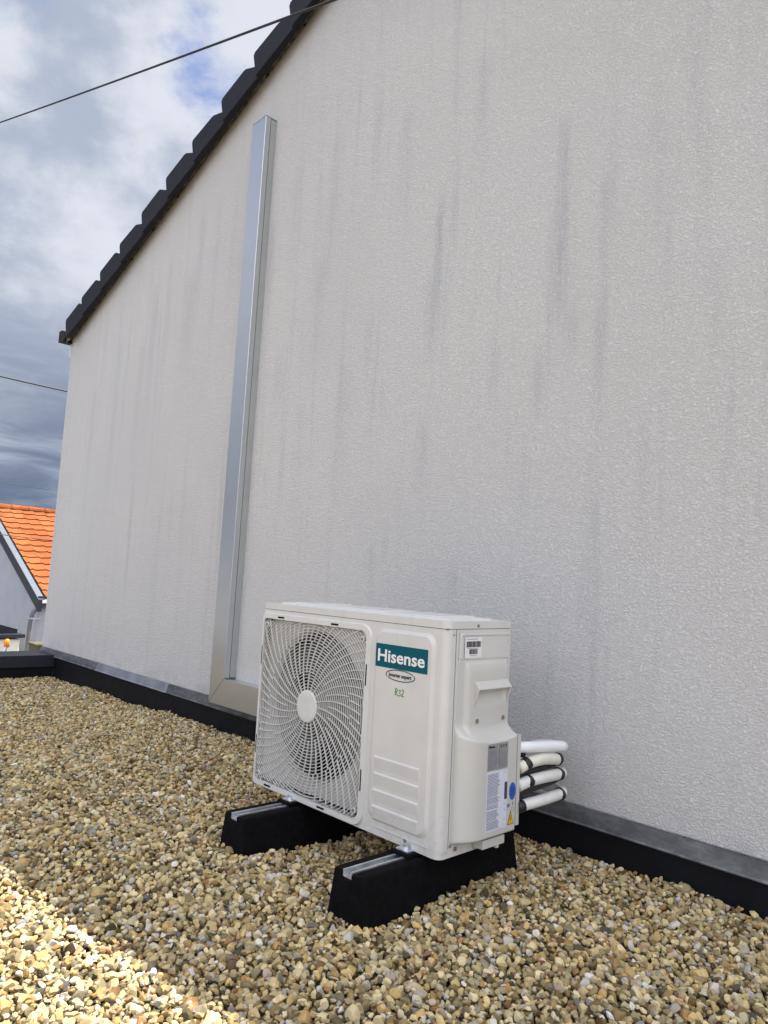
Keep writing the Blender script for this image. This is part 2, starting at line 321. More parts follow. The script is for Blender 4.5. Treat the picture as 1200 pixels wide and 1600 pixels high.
def tube(bm, pts, r, n=12, cap=True, round_end=False):
    pts = [Vector(p) for p in pts]; rs = list(r) if hasattr(r, '__len__') else [r] * len(pts)
    rings = []; up = Vector((0, 0, 1))
    prev = None
    for i, p in enumerate(pts):
        t = (pts[min(i + 1, len(pts) - 1)] - pts[max(i - 1, 0)]).normalized()
        a = t.cross(up)
        if a.length < 1e-3: a = t.cross(Vector((0, 1, 0)))
        a.normalize(); b = a.cross(t).normalized()
        rings.append([bm.verts.new(p + rs[i] * (a * math.cos(2 * math.pi * k / n) + b * math.sin(2 * math.pi * k / n))) for k in range(n)])
    for i in range(len(rings) - 1):
        for k in range(n): bm.faces.new([rings[i][k], rings[i][(k + 1) % n], rings[i + 1][(k + 1) % n], rings[i + 1][k]])
    if cap: bm.faces.new(rings[0]); bm.faces.new(rings[-1][::-1])
    bmesh.ops.recalc_face_normals(bm, faces=bm.faces)
def spline(P, n=8):
    P = [Vector(p) for p in P]; Q = [2 * P[0] - P[1]] + P + [2 * P[-1] - P[-2]]; out = []
    for i in range(1, len(Q) - 2):
        for k in range(n):
            t = k / n; a, b, c, d = Q[i - 1], Q[i], Q[i + 1], Q[i + 2]
            out.append(0.5 * ((2 * b) + (-a + c) * t + (2 * a - 5 * b + 4 * c - d) * t * t + (-a + 3 * b - 3 * c + d) * t ** 3))
    return out + [P[-1]]
def cyl(bm, c, axis, r, h, n=24, r2=None):
    c = Vector(c); ax = {'x': Vector((1, 0, 0)), 'y': Vector((0, 1, 0)), 'z': Vector((0, 0, 1))}[axis]
    tube(bm, [c, c + ax * h], [r, r if r2 is None else r2], n)
def text_bm(s, size, f, width=None, off=0.0, shear=0.0, thick=0.0006):
    cu = bpy.data.curves.new('lettering', 'FONT'); cu.body = s; cu.size = size; cu.offset = off; cu.shear = shear; cu.extrude = thick / 2; cu.resolution_u = 3
    o = bpy.data.objects.new('lettering', cu); COL.objects.link(o); bpy.context.view_layer.update()
    me = bpy.data.meshes.new_from_object(o.evaluated_get(bpy.context.evaluated_depsgraph_get()))
    bpy.data.objects.remove(o); bpy.data.curves.remove(cu)
    bm = B(); bm.from_mesh(me); bpy.data.meshes.remove(me)
    xs = [v.co.x for v in bm.verts]; k = (width / (max(xs) - min(xs))) if width else 1; x0 = min(xs)
    for v in bm.verts: v.co = Vector(f((v.co.x - x0) * k, v.co.y, -v.co.z - thick / 2))
    return bm

YW = 0.6423                    # face of the rendered wall
ZG = -0.115                    # gravel level near the unit
# ------------------------------------------------------------------ setting
bm = B(); box(bm, -600, 600, -600, 600, -3.7, -3.3); o = obj('ground', bm, M['asphalt']); tag(o, kind='structure')
bm = B(); box(bm, -4.66, 6.0, -9.0, YW - 0.004, -3.3, -0.20); o = obj('flat_roof', bm, M['gwall']); tag(o, kind='structure')
GX = [-4.8, -4.44, -3.87, -3.16, -2.37, -1.78, -0.10, 0.27, 0.54, 1.5]; GZ = [-0.168, -0.168, -0.172, -0.155, -0.130, -0.119, -0.117, -0.108, -0.103, -0.105]
def gh(x, y):
    """gravel surface height"""
    base = np.interp(x, GX, GZ); near = np.clip((y + 0.9) / 1.4, 0, 1)
    base = ZG * (1 - near) + base * near if not hasattr(x, '__len__') else ZG * (1 - near) + base * near
    base = np.where(np.asarray(x) < -2.5, np.interp(x, GX, GZ) * 0.9 + ZG * 0.1, base)
    w_ = 0.006 * np.sin(x * 5.1 + 1.3 * np.sin(y * 3.7)) + 0.005 * np.sin(y * 7.3 + 2.0 * np.sin(x * 2.9)) + 0.003 * np.sin(x * 17 + y * 13)
    return base + w_
bm = B(); nx, ny = 110, 100
gr = [[bm.verts.new((x, y, float(gh(x, y)) - 0.022)) for y in np.linspace(-8.9, YW - 0.03, ny)] for x in np.linspace(-4.42, 5.9, nx)]
for i in range(nx - 1):
    for j in range(ny - 1): bm.faces.new([gr[i][j], gr[i + 1][j], gr[i + 1][j + 1], gr[i][j + 1]])
o = obj('gravel_bed', bm, M['gbase'], smooth=True); tag(o, 'bed of small stones under the loose gravel', kind='structure')

# loose gravel: one uncountable mass
def rock(sub):
    b = bmesh.new(); bmesh.ops.create_icosphere(b, subdivisions=sub, radius=1.0)
    sc = np.array([1.0, random.uniform(.6, .95), random.uniform(.48, .82)])
    P = np.array([v.co for v in b.verts]); off = Vector([random.uniform(-50, 50) for _ in range(3)])
    P = P * (1 + 0.22 * np.array([mnoise.noise(Vector(p) * 1.1 + off) for p in P]))[:, None]
    for _ in range(random.randint(7, 12)):
        n = rng.normal(size=3); n /= np.linalg.norm(n); d = random.uniform(.48, .82)
        e = P @ n - d; P = P - np.where(e > 0, e * 0.97, 0)[:, None] * n
    P *= sc; P *= 1.0 / np.abs(P).max()
    F = np.array([[v.index for v in f.verts] for f in b.faces]); b.free(); return P, F
def stones():
    sp = 0.0134
    X, Y = np.meshgrid(np.arange(-4.41, 2.2, sp), np.arange(-1.75, YW - 0.012, sp * .87))
    X = X + (np.arange(X.shape[0]) % 2)[:, None] * sp / 2
    out = []
    for layer, dz in ((0, 0.0), (1, -0.0095)):
        x = (X + rng.uniform(-.42, .42, X.shape) * sp + layer * sp * .5).ravel(); y = (Y + rng.uniform(-.42, .42, X.shape) * sp + layer * sp * .4).ravel()
        zz_ = gh(x, y) + dz + rng.normal(0, .0040, x.shape); out.append(np.stack([x, y, zz_, np.full_like(x, layer)], 1))
    P = np.concatenate(out)
    R_ = np.array(ROWS); v = (P[:, :3] - np.array(CAM)) @ R_.T
    u = 600 + FPX * v[:, 0] / -v[:, 2]; w2 = 800 - FPX * v[:, 1] / -v[:, 2]
    ok = (v[:, 2] < -.1) & (u > -420) & (u < 1500) & (w2 < 1900) & (P[:, 0] < 1.6) & (P[:, 1] < YW - .012)
    for (a, c) in ((-.666, -.534), (-.168, -.036)): ok &= ~((P[:, 0] > a) & (P[:, 0] < c) & (P[:, 1] > -.205) & (P[:, 1] < .40))
    P = P[ok]; dist = -v[ok, 2]; n = len(P)
    size = np.clip(rng.lognormal(math.log(.0082), .32, n), .0042, .0190) * np.where(P[:, 3] > 0, 1.05, 1)
    tone = rng.random(n); shade = np.clip(rng.normal(.68, .29, n) - .50 * P[:, 3], 0, 1)  # lower-layer stones coloured darker, standing in for shade in the gaps
    th = rng.uniform(0, 2 * math.pi, n); tx = rng.normal(0, .55, n); ty = rng.normal(0, .55, n)
    V, Fc, T, S, base = [], [], [], [], 0
    lods = [(0, 1.75, 3, 14), (1.75, 99, 2, 16)]
    for d0, d1, sub, nv in lods:
        idx = np.where((dist >= d0) & (dist < d1))[0]; kinds = rng.integers(0, nv, len(idx))
        for k in range(nv):
            rp, rf = rock(sub); ii = idx[kinds == k]
            if not len(ii): continue
            c, s = np.cos(th[ii]), np.sin(th[ii]); cx, sx_ = np.cos(tx[ii]), np.sin(tx[ii]); cy, sy = np.cos(ty[ii]), np.sin(ty[ii])
            z0 = np.zeros_like(c); o1 = np.ones_like(c)
            Rz = np.stack([c, -s, z0, s, c, z0, z0, z0, o1], 1).reshape(-1, 3, 3)
            Rx = np.stack([o1, z0, z0, z0, cx, -sx_, z0, sx_, cx], 1).reshape(-1, 3, 3)
            Ry = np.stack([cy, z0, sy, z0, o1, z0, -sy, z0, cy], 1).reshape(-1, 3, 3)
            RR = Rz @ Rx @ Ry * size[ii][:, None, None]
            pv = np.einsum('nij,vj->nvi', RR, rp) + P[ii][:, None, :3]
            ff = rf[None] + (base + np.arange(len(ii)) * len(rp))[:, None, None]
            V.append(pv.reshape(-1, 3)); Fc.append(ff.reshape(-1, 3)); T.append(np.repeat(tone[ii], len(rp))); S.append(np.repeat(shade[ii], len(rp)))
            base += len(ii) * len(rp)
    V = np.concatenate(V).astype(np.float32); Fc = np.concatenate(Fc).astype(np.int32); T = np.concatenate(T).astype(np.float32); S = np.concatenate(S).astype(np.float32)
    print('stones', n, 'tris', len(Fc))
    me = bpy.data.meshes.new('gravel'); me.vertices.add(len(V)); me.vertices.foreach_set('co', V.ravel())
    me.loops.add(Fc.size); me.loops.foreach_set('vertex_index', Fc.ravel())
    me.polygons.add(len(Fc)); me.polygons.foreach_set('loop_start', np.arange(0, Fc.size, 3, dtype=np.int32))
    me.update(calc_edges=True)
    me.polygons.foreach_set('use_smooth', np.zeros(len(Fc), dtype=bool))
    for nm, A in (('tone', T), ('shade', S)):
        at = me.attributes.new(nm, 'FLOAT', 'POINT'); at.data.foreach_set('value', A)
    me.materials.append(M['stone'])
    o = bpy.data.objects.new('gravel', me); COL.objects.link(o)
    tag(o, 'loose tan and grey pea gravel covering the flat roof', 'gravel', kind='stuff')
stones()

# ------------------------------------------------------------------ parapet at the far end of the flat roof
p = thing('parapet', 'low black roof-edge parapet at the end of the gravel', 'parapet', (-4.5, -2, -0.2))
bm = B(); box(bm, -4.64, -4.46, -8.9, YW - 0.006, -0.2, -0.035); obj('kerb', bm, M['bitumen'], p, bevel=.006)
bm = B(); hexa(bm, [(-4.70, -8.9, -0.030), (-4.44, -8.9, -0.090), (-4.44, YW - .006, -0.090), (-4.70, YW - .006, -0.030), (-4.70, -8.9, -0.001), (-4.44, -8.9, -0.007), (-4.44, YW - .006, -0.007), (-4.70, YW - .006, -0.001)])
obj('coping', bm, M['ant'], p, bevel=.004)

# ------------------------------------------------------------------ the house with its rendered gable
SL = 0.365; XL = -4.752; XR = 2.05; XRIDGE = -1.35
def zr(x): return 2.478 + SL * (x - XL) if x < XRIDGE else 2.478 + SL * (2 * XRIDGE - XL - x)
h = thing('house', 'white rendered gable house with dark tiled verge beside the gravel roof', 'house', ((XL + XR) / 2, YW + 4, -3.3))
ZB = 0.0256
bm = B()
out = [(XL, ZB), (XR, ZB), (XR, zr(XR)), (XRIDGE, zr(XRIDGE)), (XL, zr(XL))]
plate(bm, out, [], YW, YW + 8.0); obj('wall', bm, M['plaster'], h, bevel=.006)
bm = B(); box(bm, XL + .01, XR - .01, YW + .03, YW + 7.97, -3.3, ZB); obj('lower_wall', bm, M['plaster'], h)
bm = B(); box(bm, -4.455, 3.2, YW - .003, YW + .029, -0.20, -0.012)
up = obj('upstand', bm, M['bitumen'], h)
# zinc flashing in lapped lengths under the render
FL = [(-4.748, -3.66, 'zinc', .0), (-3.665, -2.66, 'zinc_new', .002), (-2.665, -1.2, 'zinc', .0), (-1.205, -.02, 'zinc', .002), (-.025, .325, 'zinc', .0), (.32, 2.04, 'zinc', .002)]
for i, (a, b_, mm, dy) in enumerate(FL):
    bm = B(); y0 = YW - .006 - dy; y1 = YW - .014 - dy
    zt = ZB + .001
    prof = [(YW + .02, zt + .0), (y0, zt), (y1, -.016), (y1 - .005, -.020), (y1 - .004, -.023), (y1 + .003, -.019), (y0 + .004, -.010), (YW + .02, -.010)]
    sa = .012 if i in (1, 2) else 0
    va = [bm.verts.new((a + (sa if z_ > 0 else 0), y_, z_)) for y_, z_ in prof]; vb = [bm.verts.new((b_ + (sa if (z_ > 0 and i < 2) else 0), y_, z_)) for y_, z_ in prof]
    n_ = len(prof)
    for k in range(n_): bm.faces.new([va[k], va[(k + 1) % n_], vb[(k + 1) % n_], vb[k]])
    bm.faces.new(va[::-1]); bm.faces.new(vb); bmesh.ops.recalc_face_normals(bm, faces=bm.faces)
    f = obj('flashing', bm, M[mm], h)
    if mm == 'zinc_new': f['label'] = 'paler clean length of zinc flashing'
# roof slopes
bm = B(); T_ = .10
for s in (0, 1):
    xa, xb = (XL - .12, XRIDGE) if s == 0 else (XRIDGE, XR + .12)
    za, zb_ = zr(xa) + .055, zr(xb) + .055
    hexa(bm, [(xa, YW + .09, za), (xb, YW + .09, zb_), (xb, YW + 8.1, zb_), (xa, YW + 8.1, za), (xa, YW + .09, za + .07), (xb, YW + .09, zb_ + .07), (xb, YW + 8.1, zb_ + .07), (xa, YW + 8.1, za + .07)])
obj('roof', bm, M['tile'], h)
# mortar / batten strip under the verge tiles
bm = B(); NS = 150
def strip(bm, x0, x1, n):
    R0 = []
    for i in range(n + 1):
        x = x0 + (x1 - x0) * i / n; zz1 = zr(x); j = .006 * mnoise.noise(Vector((x * 14, 0, 0))) + .004 * mnoise.noise(Vector((x * 47, 3, 0)))
        R0.append([bm.verts.new(c) for c in [(x, YW + .01, zz1 - .004 + j), (x, YW - .020 + j, zz1 - .016 + j), (x, YW - .044, zz1 - .046 + j), (x, YW - .0445, zz1 + .03), (x, YW + .01, zz1 + .05)]])
    for i in range(n):
        for k in range(5): bm.faces.new([R0[i][k], R0[i][(k + 1) % 5], R0[i + 1][(k + 1) % 5], R0[i + 1][k]])
    bm.faces.new(R0[0]); bm.faces.new(R0[-1]); bmesh.ops.recalc_face_normals(bm, faces=bm.faces)
strip(bm, XL - .0, XRIDGE, NS); strip(bm, XRIDGE + .001, XR, NS); obj('verge_mortar', bm, M['mortar'], h)
# verge tiles: each one a part, stepping up the rake
def zt0(x): return 2.447 + SL * (x + 4.65) if x < XRIDGE else 2.447 + SL * (2 * XRIDGE - x + 4.65)
def verge_tile(x0, s, jit, first=False):
    bm = B(); z0 = zt0(x0) + random.uniform(-.003, .003)
    pr = [(0.0, 0.0), (-.016, .060), (-.035, .134), (-.026, .152), (.178, .224 + jit), (.200, .226 + jit), (.292, .196), (.334, .180), (.334, .120)]
    yl = lambda u: YW - .088 + .014 * (u / .35)
    va = [bm.verts.new((x0 + s * u, yl(u), z0 + v)) for u, v in pr]
    vb = [bm.verts.new((x0 + s * u, YW - .046, z0 + v)) for u, v in pr]; n_ = len(pr)
    bm.faces.new(va); bm.faces.new(vb[::-1])
    for k in range(n_): bm.faces.new([va[k], vb[k], vb[(k + 1) % n_], va[(k + 1) % n_]])
    bmesh.ops.recalc_face_normals(bm, faces=bm.faces)
    q4 = [(-.018, .118), (-.012, .152), (.196, .222), (.325, .188), (.325, .172)]
    wa = [bm.verts.new((x0 + s * u, YW - .050, z0 + v)) for u, v in q4]; wb = [bm.verts.new((x0 + s * u, YW + .09, z0 + v)) for u, v in q4]
    fs = [bm.faces.new(wa), bm.faces.new(wb[::-1])] + [bm.faces.new([wa[k], wb[k], wb[(k + 1) % 5], wa[(k + 1) % 5]]) for k in range(5)]
    bmesh.ops.recalc_face_normals(bm, faces=fs)
    obj('verge_tile', bm, M['tile'], h, bevel=.004)
x = -4.65
k = 0
while x < XRIDGE - .05:
    verge_tile(x + random.uniform(-.005, .005), 1, random.uniform(-.010, .010)); x += .3235 if k else .298; k += 1
x = XR + .04
while x > XRIDGE + .05:
    verge_tile(x, -1, random.uniform(-.01, .01)); x -= .3235
bm = B(); tube(bm, [(XRIDGE, YW - .09, zr(XRIDGE) + .12), (XRIDGE, YW + 8.1, zr(XRIDGE) + .12)], .11, 16); obj('ridge_tile', bm, M['tile'], h, smooth=False)
bm = B(); box(bm, -4.815, -4.756, YW - .085, YW + 8.0, 2.440, 2.53); obj('gutter', bm, M['tile'], h, bevel=.008)
bm = B(); box(bm, -4.772, -4.754, YW - .004, YW + .03, 2.33, 2.436); obj('gutter_bracket', bm, M['white'], h, bevel=.004)

# ------------------------------------------------------------------ cable trunking on the wall
t = thing('cable_trunking', 'silver L-shaped metal trunking running up the white wall', 'trunking', (-2.03, YW, 0.02))
XA, XB, YD, ZT = -2.101, -1.972, .5723, 3.112
XE = -.46
# vertical cover (mitred 45 degrees against the horizontal length)
bm = B()
def poly_ext(bm, P, ya, yb):
    va = [bm.verts.new((a, ya, c)) for a, c in P]; vb = [bm.verts.new((a, yb, c)) for a, c in P]; n_ = len(P)
    bm.faces.new(va); bm.faces.new(vb[::-1])
    for k in range(n_): bm.faces.new([va[k], vb[k], vb[(k + 1) % n_], va[(k + 1) % n_]])
    bmesh.ops.recalc_face_normals(bm, faces=bm.faces)
ZO = .0195; ZI = .1495
poly_ext(bm, [(XA, ZO), (XA, ZT), (XB, ZT), (XB, ZI + .0005)], YD, .604); obj('cover', bm, M['duct'], t, bevel=.0018)
bm = B(); poly_ext(bm, [(XA + .002, ZO + .004), (XA + .002, ZT - .003), (XB - .001, ZT - .003), (XB - .001, ZI + .006)], .6068, YW - .0005); obj('back_plate', bm, M['duct_base'], t)
bm = B(); poly_ext(bm, [(XA + .003, ZO - .0008), (XB + .001, ZI - .0008), (XE, ZI - .001), (XE, ZO - .001)], YD - .0008, .604); obj('cover', bm, M['duct'], t, bevel=.0018)
bm = B(); box(bm, XA + .01, XB - .006, .6045, .6065, ZO + .03, ZT - .01); obj('seam_gap', bm, M['black'], t)
bm = B(); poly_ext(bm, [(XA + .008, ZO + .002), (XB + .001, ZI - .006), (XE, ZI - .006), (XE, ZO + .002)], .6055, YW - .0005); obj('back_plate', bm, M['duct_base'], t)
bm = B(); box(bm, XA - .001, XB + .001, YD - .001, YW - .001, ZT + .0005, ZT + .004); obj('end_cap', bm, M['duct'], t, bevel=.001)
bm = B(); box(bm, XB + .001, XB + .022, YD + .010, YD + .015, ZI - .0006, ZI + .002); obj('joint_gap', bm, M['black'], t)

# ------------------------------------------------------------------ rubber feet
def make_foot(cx, label):
    f = thing('rubber_foot', label, 'support foot', (cx, .10, ZG - .01), 'rubber feet carrying the air conditioner')
    zt, zb = -.012, -.15; ht, hb = .050, .064
    cw, cdp = .0165, .016; y0, y1 = -.207, .385; yb0, yb1 = -.213, .395
    bm = B()
    # profile across x with a groove, swept along y; the ends slope outward to the bottom
    pr = [(-hb - .003, zb), (-ht, zt - .004), (-ht + .005, zt), (-cw - .001, zt), (-cw - .001, zt - cdp), (cw + .001, zt - cdp), (cw + .001, zt), (ht - .005, zt), (ht, zt - .004), (hb + .003, zb)]
    def ye(z_, a, b_): return a + (b_ - a) * (zt - z_) / (zt - zb)
    n_ = len(pr); secs = []
    for dy_, k_ in ((0, .86), (.004, .93), (.012, .98), (.026, 1.0)): secs.append((0, dy_, k_))
    for dy_, k_ in ((.026, 1.0), (.012, .98), (.004, .93), (0, .86)): secs.append((1, -dy_, k_))
    R0 = []
    for e_, dy_, k_ in secs:
        R0.append([bm.verts.new((cx + (u * k_ if abs(u) > cw + .002 else u), ye(z_, *((y0, yb0) if e_ == 0 else (y1, yb1))) + dy_, z_)) for u, z_ in pr])
    bm.faces.new(R0[0]); bm.faces.new(R0[-1])
    for va, vb in zip(R0[:-1], R0[1:]):
        for k in range(n_): bm.faces.new([va[k], va[(k + 1) % n_], vb[(k + 1) % n_], vb[k]])
    bmesh.ops.recalc_face_normals(bm, faces=bm.faces); obj('block', bm, M['rubber'], f, bevel=.003)
    bm = B(); a = cw; th = .0022
    for x0, x1, z0, z1 in ((-a, -a + th, zt - .014, zt + .002), (a - th, a, zt - .014, zt + .002), (-a + th, a - th, zt - .0145, zt - .012), (-a + th, -a + th + .005, zt, zt + .002), (a - th - .005, a - th, zt, zt + .002)):
        box(bm, cx + x0, cx + x1, y0 + .004, y1 - .004, z0, z1)
    obj('rail', bm, M['alu'], f, bevel=.0004)
    for yy in (.012, .262):
        bm = B(); box(bm, cx - .030, cx + .030, yy - .045, yy + .030, zt + .0025, -.0018); obj('rubber_pad', bm, M['rubber'], f, bevel=.004)
        bm = B(); box(bm, cx - .022, cx + .020, yy - .036, yy - .004, -.0012, .0025)
        cyl(bm, (cx + .0, yy - .022, .0028), 'z', .0105, .003, 20); cyl(bm, (cx + .0, yy - .022, .006), 'z', .0085, .008, 6)
        obj('bolt', bm, M['galv'], f)
    return f
make_foot(-.102, 'black rubber block under the panelled end of the unit')
make_foot(-.600, 'black rubber block under the fan end of the unit')

# ------------------------------------------------------------------ air conditioner
W, H, DP = .8154, .585, .265
ac = thing('air_conditioner', 'white outdoor air conditioner with round fan grille on black feet', 'air conditioner', (-W / 2, DP / 2, 0))
FC = (-.549, .287)
GX0, GX1, GZ0, GZ1 = -.801, -.297, .020, .535      # grille opening
bm = B()
# shell: plan path swept in z
def corner(cx, cy, r, a0, a1, n=8): return [(cx + r * math.cos(math.radians(a0 + (a1 - a0) * k / n)), cy + r * math.sin(math.radians(a0 + (a1 - a0) * k / n))) for k in range(n + 1)]
rc = .020
path = corner(-rc, rc, rc, -90, 0, 10) + corner(-.006, DP - .006, .006, 0, 90, 4) + corner(-W + .006, DP - .006, .006, 90, 180, 4) + corner(-W + .006, .006, .006, 180, 270, 4)
Z0, Z1 = .018, .5635
va = [bm.verts.new((a, b_, Z0)) for a, b_ in path]; vb = [bm.verts.new((a, b_, Z1)) for a, b_ in path]
for i in range(len(path) - 1): bm.faces.new([va[i], va[i + 1], vb[i + 1], vb[i]])
bm.faces.new(va); bm.faces.new(vb[::-1])
sh = obj('casing', bm, M['case'], ac)
bm = B()   # front sheet with the grille opening, its recess and the fan mouth
gh_ = rrect(GX0, GX1, GZ0, GZ1, (.012, .030, .030, .012))
plate(bm, [(-W + .006, Z0), (-rc, Z0), (-rc, Z1), (-W + .006, Z1)], [gh_], 0.0, .0012)
obj('front_sheet', bm, M['case'], ac)
bm = B(); plate(bm, rrect(GX0 - .004, GX1 + .004, GZ0 - .004, GZ1 + .004, .02), [circ(FC[0], FC[1], .228, 72)], .026, .0285)
n_ = 72; r0 = circ(FC[0], FC[1], .228, n_); r1 = circ(FC[0], FC[1], .219, n_)
va = [bm.verts.new((a, .0265, c)) for a, c in r0]; vb = [bm.verts.new((a, .040, c)) for a, c in r1]; vc = [bm.verts.new((a, .080, c)) for a, c in r1]
for i in range(n_):
    j = (i + 1) % n_; bm.faces.new([va[i], va[j], vb[j], vb[i]])
obj('fan_shroud', bm, M['case'], ac)
bm = B(); vb = [bm.verts.new((a, .0405, c)) for a, c in r1]; vc = [bm.verts.new((a, .080, c)) for a, c in r1]
for i in range(n_):
    j = (i + 1) % n_; bm.faces.new([vb[i], vb[j], vc[j], vc[i]])
obj('fan_mouth', bm, M['fan'], ac)  # collar behind the shroud, coloured dark so the interior reads as shaded
# remove the casing's own front faces is not needed: the swept path is open at the front
bm = B(); box(bm, GX0 - .004, GX1 + .03, .205, .24, .02, .56)
obj('heat_exchanger', bm, M['black'], ac)
bm = B(); box(bm, -W + .003, -W + .006, .02, DP - .003, .02, .562); box(bm, -.27, -.265, .0195, .204, .02, .562); box(bm, -W + .007, -.271, .0195, .204, .021, .024); box(bm, -W + .007, -.271, .0195, .204, .558, .561); obj('shade_lining', bm, M['black'], ac)  # black sheets added to darken the inside of the casing
bm = B(); box(bm, GX0, GX1 + .02, .199, .2035, .03, .55)
obj('coil_face', bm, M['black'], ac)
# fan
fan = thing('fan', None, None, (0, 0, 0)); 
bm = B(); cyl(bm, (FC[0], .055, FC[1]), 'y', .052, .055, 36)
bpy.data.objects.remove(fan)
fan = obj('fan', bm, M['fan'], ac, bevel=.004)
for kb in range(3):
    bm = B(); a0 = math.radians(200 + 120 * kb); nr, na = 8, 14; G_ = []
    for i in range(nr + 1):
        r = .046 + (.211 - .046) * i / nr; row = []
        for j in range(na + 1):
            tt = j / na; span = math.radians(62 + 26 * (i / nr)); th_ = a0 - .35 * (i / nr) + span * tt
            y_ = .105 - .055 * tt * (0.6 + .4 * i / nr) + .006 * math.sin(tt * math.pi)
            row.append((FC[0] + r * math.cos(th_), y_, FC[1] + r * math.sin(th_)))
        G_.append(row)
    A_ = [[bm.verts.new(c) for c in row] for row in G_]; B_ = [[bm.verts.new((c[0], c[1] + .0025, c[2])) for c in row] for row in G_]
    for i in range(nr):
        for j in range(na):
            bm.faces.new([A_[i][j], A_[i + 1][j], A_[i + 1][j + 1], A_[i][j + 1]]); bm.faces.new([B_[i][j], B_[i][j + 1], B_[i + 1][j + 1], B_[i + 1][j]])
    for i in range(nr):
        for j in (0, na): bm.faces.new([A_[i][j], A_[i + 1][j], B_[i + 1][j], B_[i][j]])
    for j in range(na):
        for i in (0, nr): bm.faces.new([A_[i][j], A_[i][j + 1], B_[i][j + 1], B_[i][j]])
    bmesh.ops.recalc_face_normals(bm, faces=bm.faces); obj('blade', bm, M['fan'], fan, smooth=True)
# grille: frame, rings, swirling ribs
bm = B(); plate(bm, rrect(-W + .0035, GX1 + .021, GZ0 - .018, GZ1 + .019, (.012, .040, .040, .012), 10), [rrect(GX0, GX1, GZ0, GZ1, (.012, .026, .026, .012), 8)], -.0062, .0005, shrink=.003)
grl = obj('fan_grille', bm, M['grille'], ac)
def inside(x, z_, m_=0.0):
    r = .026; a, b_, c, d = GX0 + m_, GX1 - m_, GZ0 + m_, GZ1 - m_
    if x < a or x > b_ or z_ < c or z_ > d: return False
    dx = max(a + r - x, x - (b_ - r), 0) if x > (a + b_) / 2 else 0; dz = max(c + r - z_, z_ - (d - r), 0)
    return not (dx > 0 and dz > 0 and dx * dx + dz * dz > r * r)
def bar(bm, P, w_, ya, yb):                 # flat bar through xz points
    n_ = len(P)
    if n_ < 2: return
    L = []
    for i in range(n_):
        a, b_ = P[max(i - 1, 0)], P[min(i + 1, n_ - 1)]; dx, dz = b_[0] - a[0], b_[1] - a[1]; l = math.hypot(dx, dz) or 1
        nx_, nz_ = -dz / l * w_ / 2, dx / l * w_ / 2; x, z_ = P[i]
        L.append([bm.verts.new(c) for c in ((x + nx_, ya, z_ + nz_), (x - nx_, ya, z_ - nz_), (x - nx_, yb, z_ - nz_), (x + nx_, yb, z_ + nz_))])
    for i in range(n_ - 1):
        for k in range(4): bm.faces.new([L[i][k], L[i][(k + 1) % 4], L[i + 1][(k + 1) % 4], L[i + 1][k]])
    bm.faces.new(L[0]); bm.faces.new(L[-1])
bm = B(); r = .0565
while r < .37:
    n_ = 144; seg = []; full = all(inside(FC[0] + r * math.cos(a), FC[1] + r * math.sin(a)) for a in (0, math.pi / 2, math.pi, -math.pi / 2))
    for i in range(n_ + 1):
        a = 2 * math.pi * i / n_ + .35 * math.pi; pt = (FC[0] + r * math.cos(a), FC[1] + r * math.sin(a))
        if inside(*pt): seg.append(pt)
        else: bar(bm, seg, .0017, -.0035, .0004); seg = []
    bar(bm, seg, .0017, -.0035, .0004); r += .0093
bmesh.ops.recalc_face_normals(bm, faces=bm.faces)
obj('rings', bm, M['grille'], grl)
bm = B()
for (ra, rb, cnt, ph) in ((.047, .100, 20, 0.0), (.100, .195, 40, 0.0), (.195, .375, 60, 0.0)):
    for k in range(cnt):
        th0 = 2 * math.pi * k / cnt + .08; seg = []
        for i in range(13):
            r = ra + (rb - ra) * i / 12; th_ = th0 - 1.75 * (r - .048); pt = (FC[0] + r * math.cos(th_), FC[1] + r * math.sin(th_))
            if inside(*pt): seg.append(pt)
        bar(bm, seg, .0019, -.0046, .0002)
bmesh.ops.recalc_face_normals(bm, faces=bm.faces)
obj('ribs', bm, M['grille'], grl)
bm = B(); tube(bm, [(FC[0], .004, FC[1]), (FC[0], -.0062, FC[1]), (FC[0], -.0085, FC[1]), (FC[0], -.0093, FC[1])], [.0485, .0485, .0455, .030], 48)
obj('hub_disc', bm, M['hubw'], grl, smooth=False)
def slot(x0, x1, z0, z1):
    bm = B(); box(bm, x0, x1, -.0068, -.004, z0, z1); obj('clip_slot', bm, M['black'], grl)
for xx in (-.725, -.455): slot(xx, xx + .034, GZ1 + .004, GZ1 + .0095); slot(xx - .02, xx + .014, GZ0 - .0105, GZ0 - .005)
for z_ in (.385, .10): slot(GX1 + .004, GX1 + .0085, z_, z_ + .058); slot(GX0 - .0045, GX0 - .001, z_, z_ + .058)
for (xx, z_) in ((GX1 - .018, GZ1 - .024), (GX1 - .018, GZ0 + .022), (GX0 + .016, GZ1 - .02), (GX0 + .016, GZ0 + .02)):
    bm = B(); cyl(bm, (xx, -.0055, z_), 'y', .0085, .009, 20); s_ = obj('screw_boss', bm, M['grille'], grl)
    bm = B(); cyl(bm, (xx, -.0075, z_), 'y', .0048, .0012, 16); obj('screw', bm, M['screw'], s_)
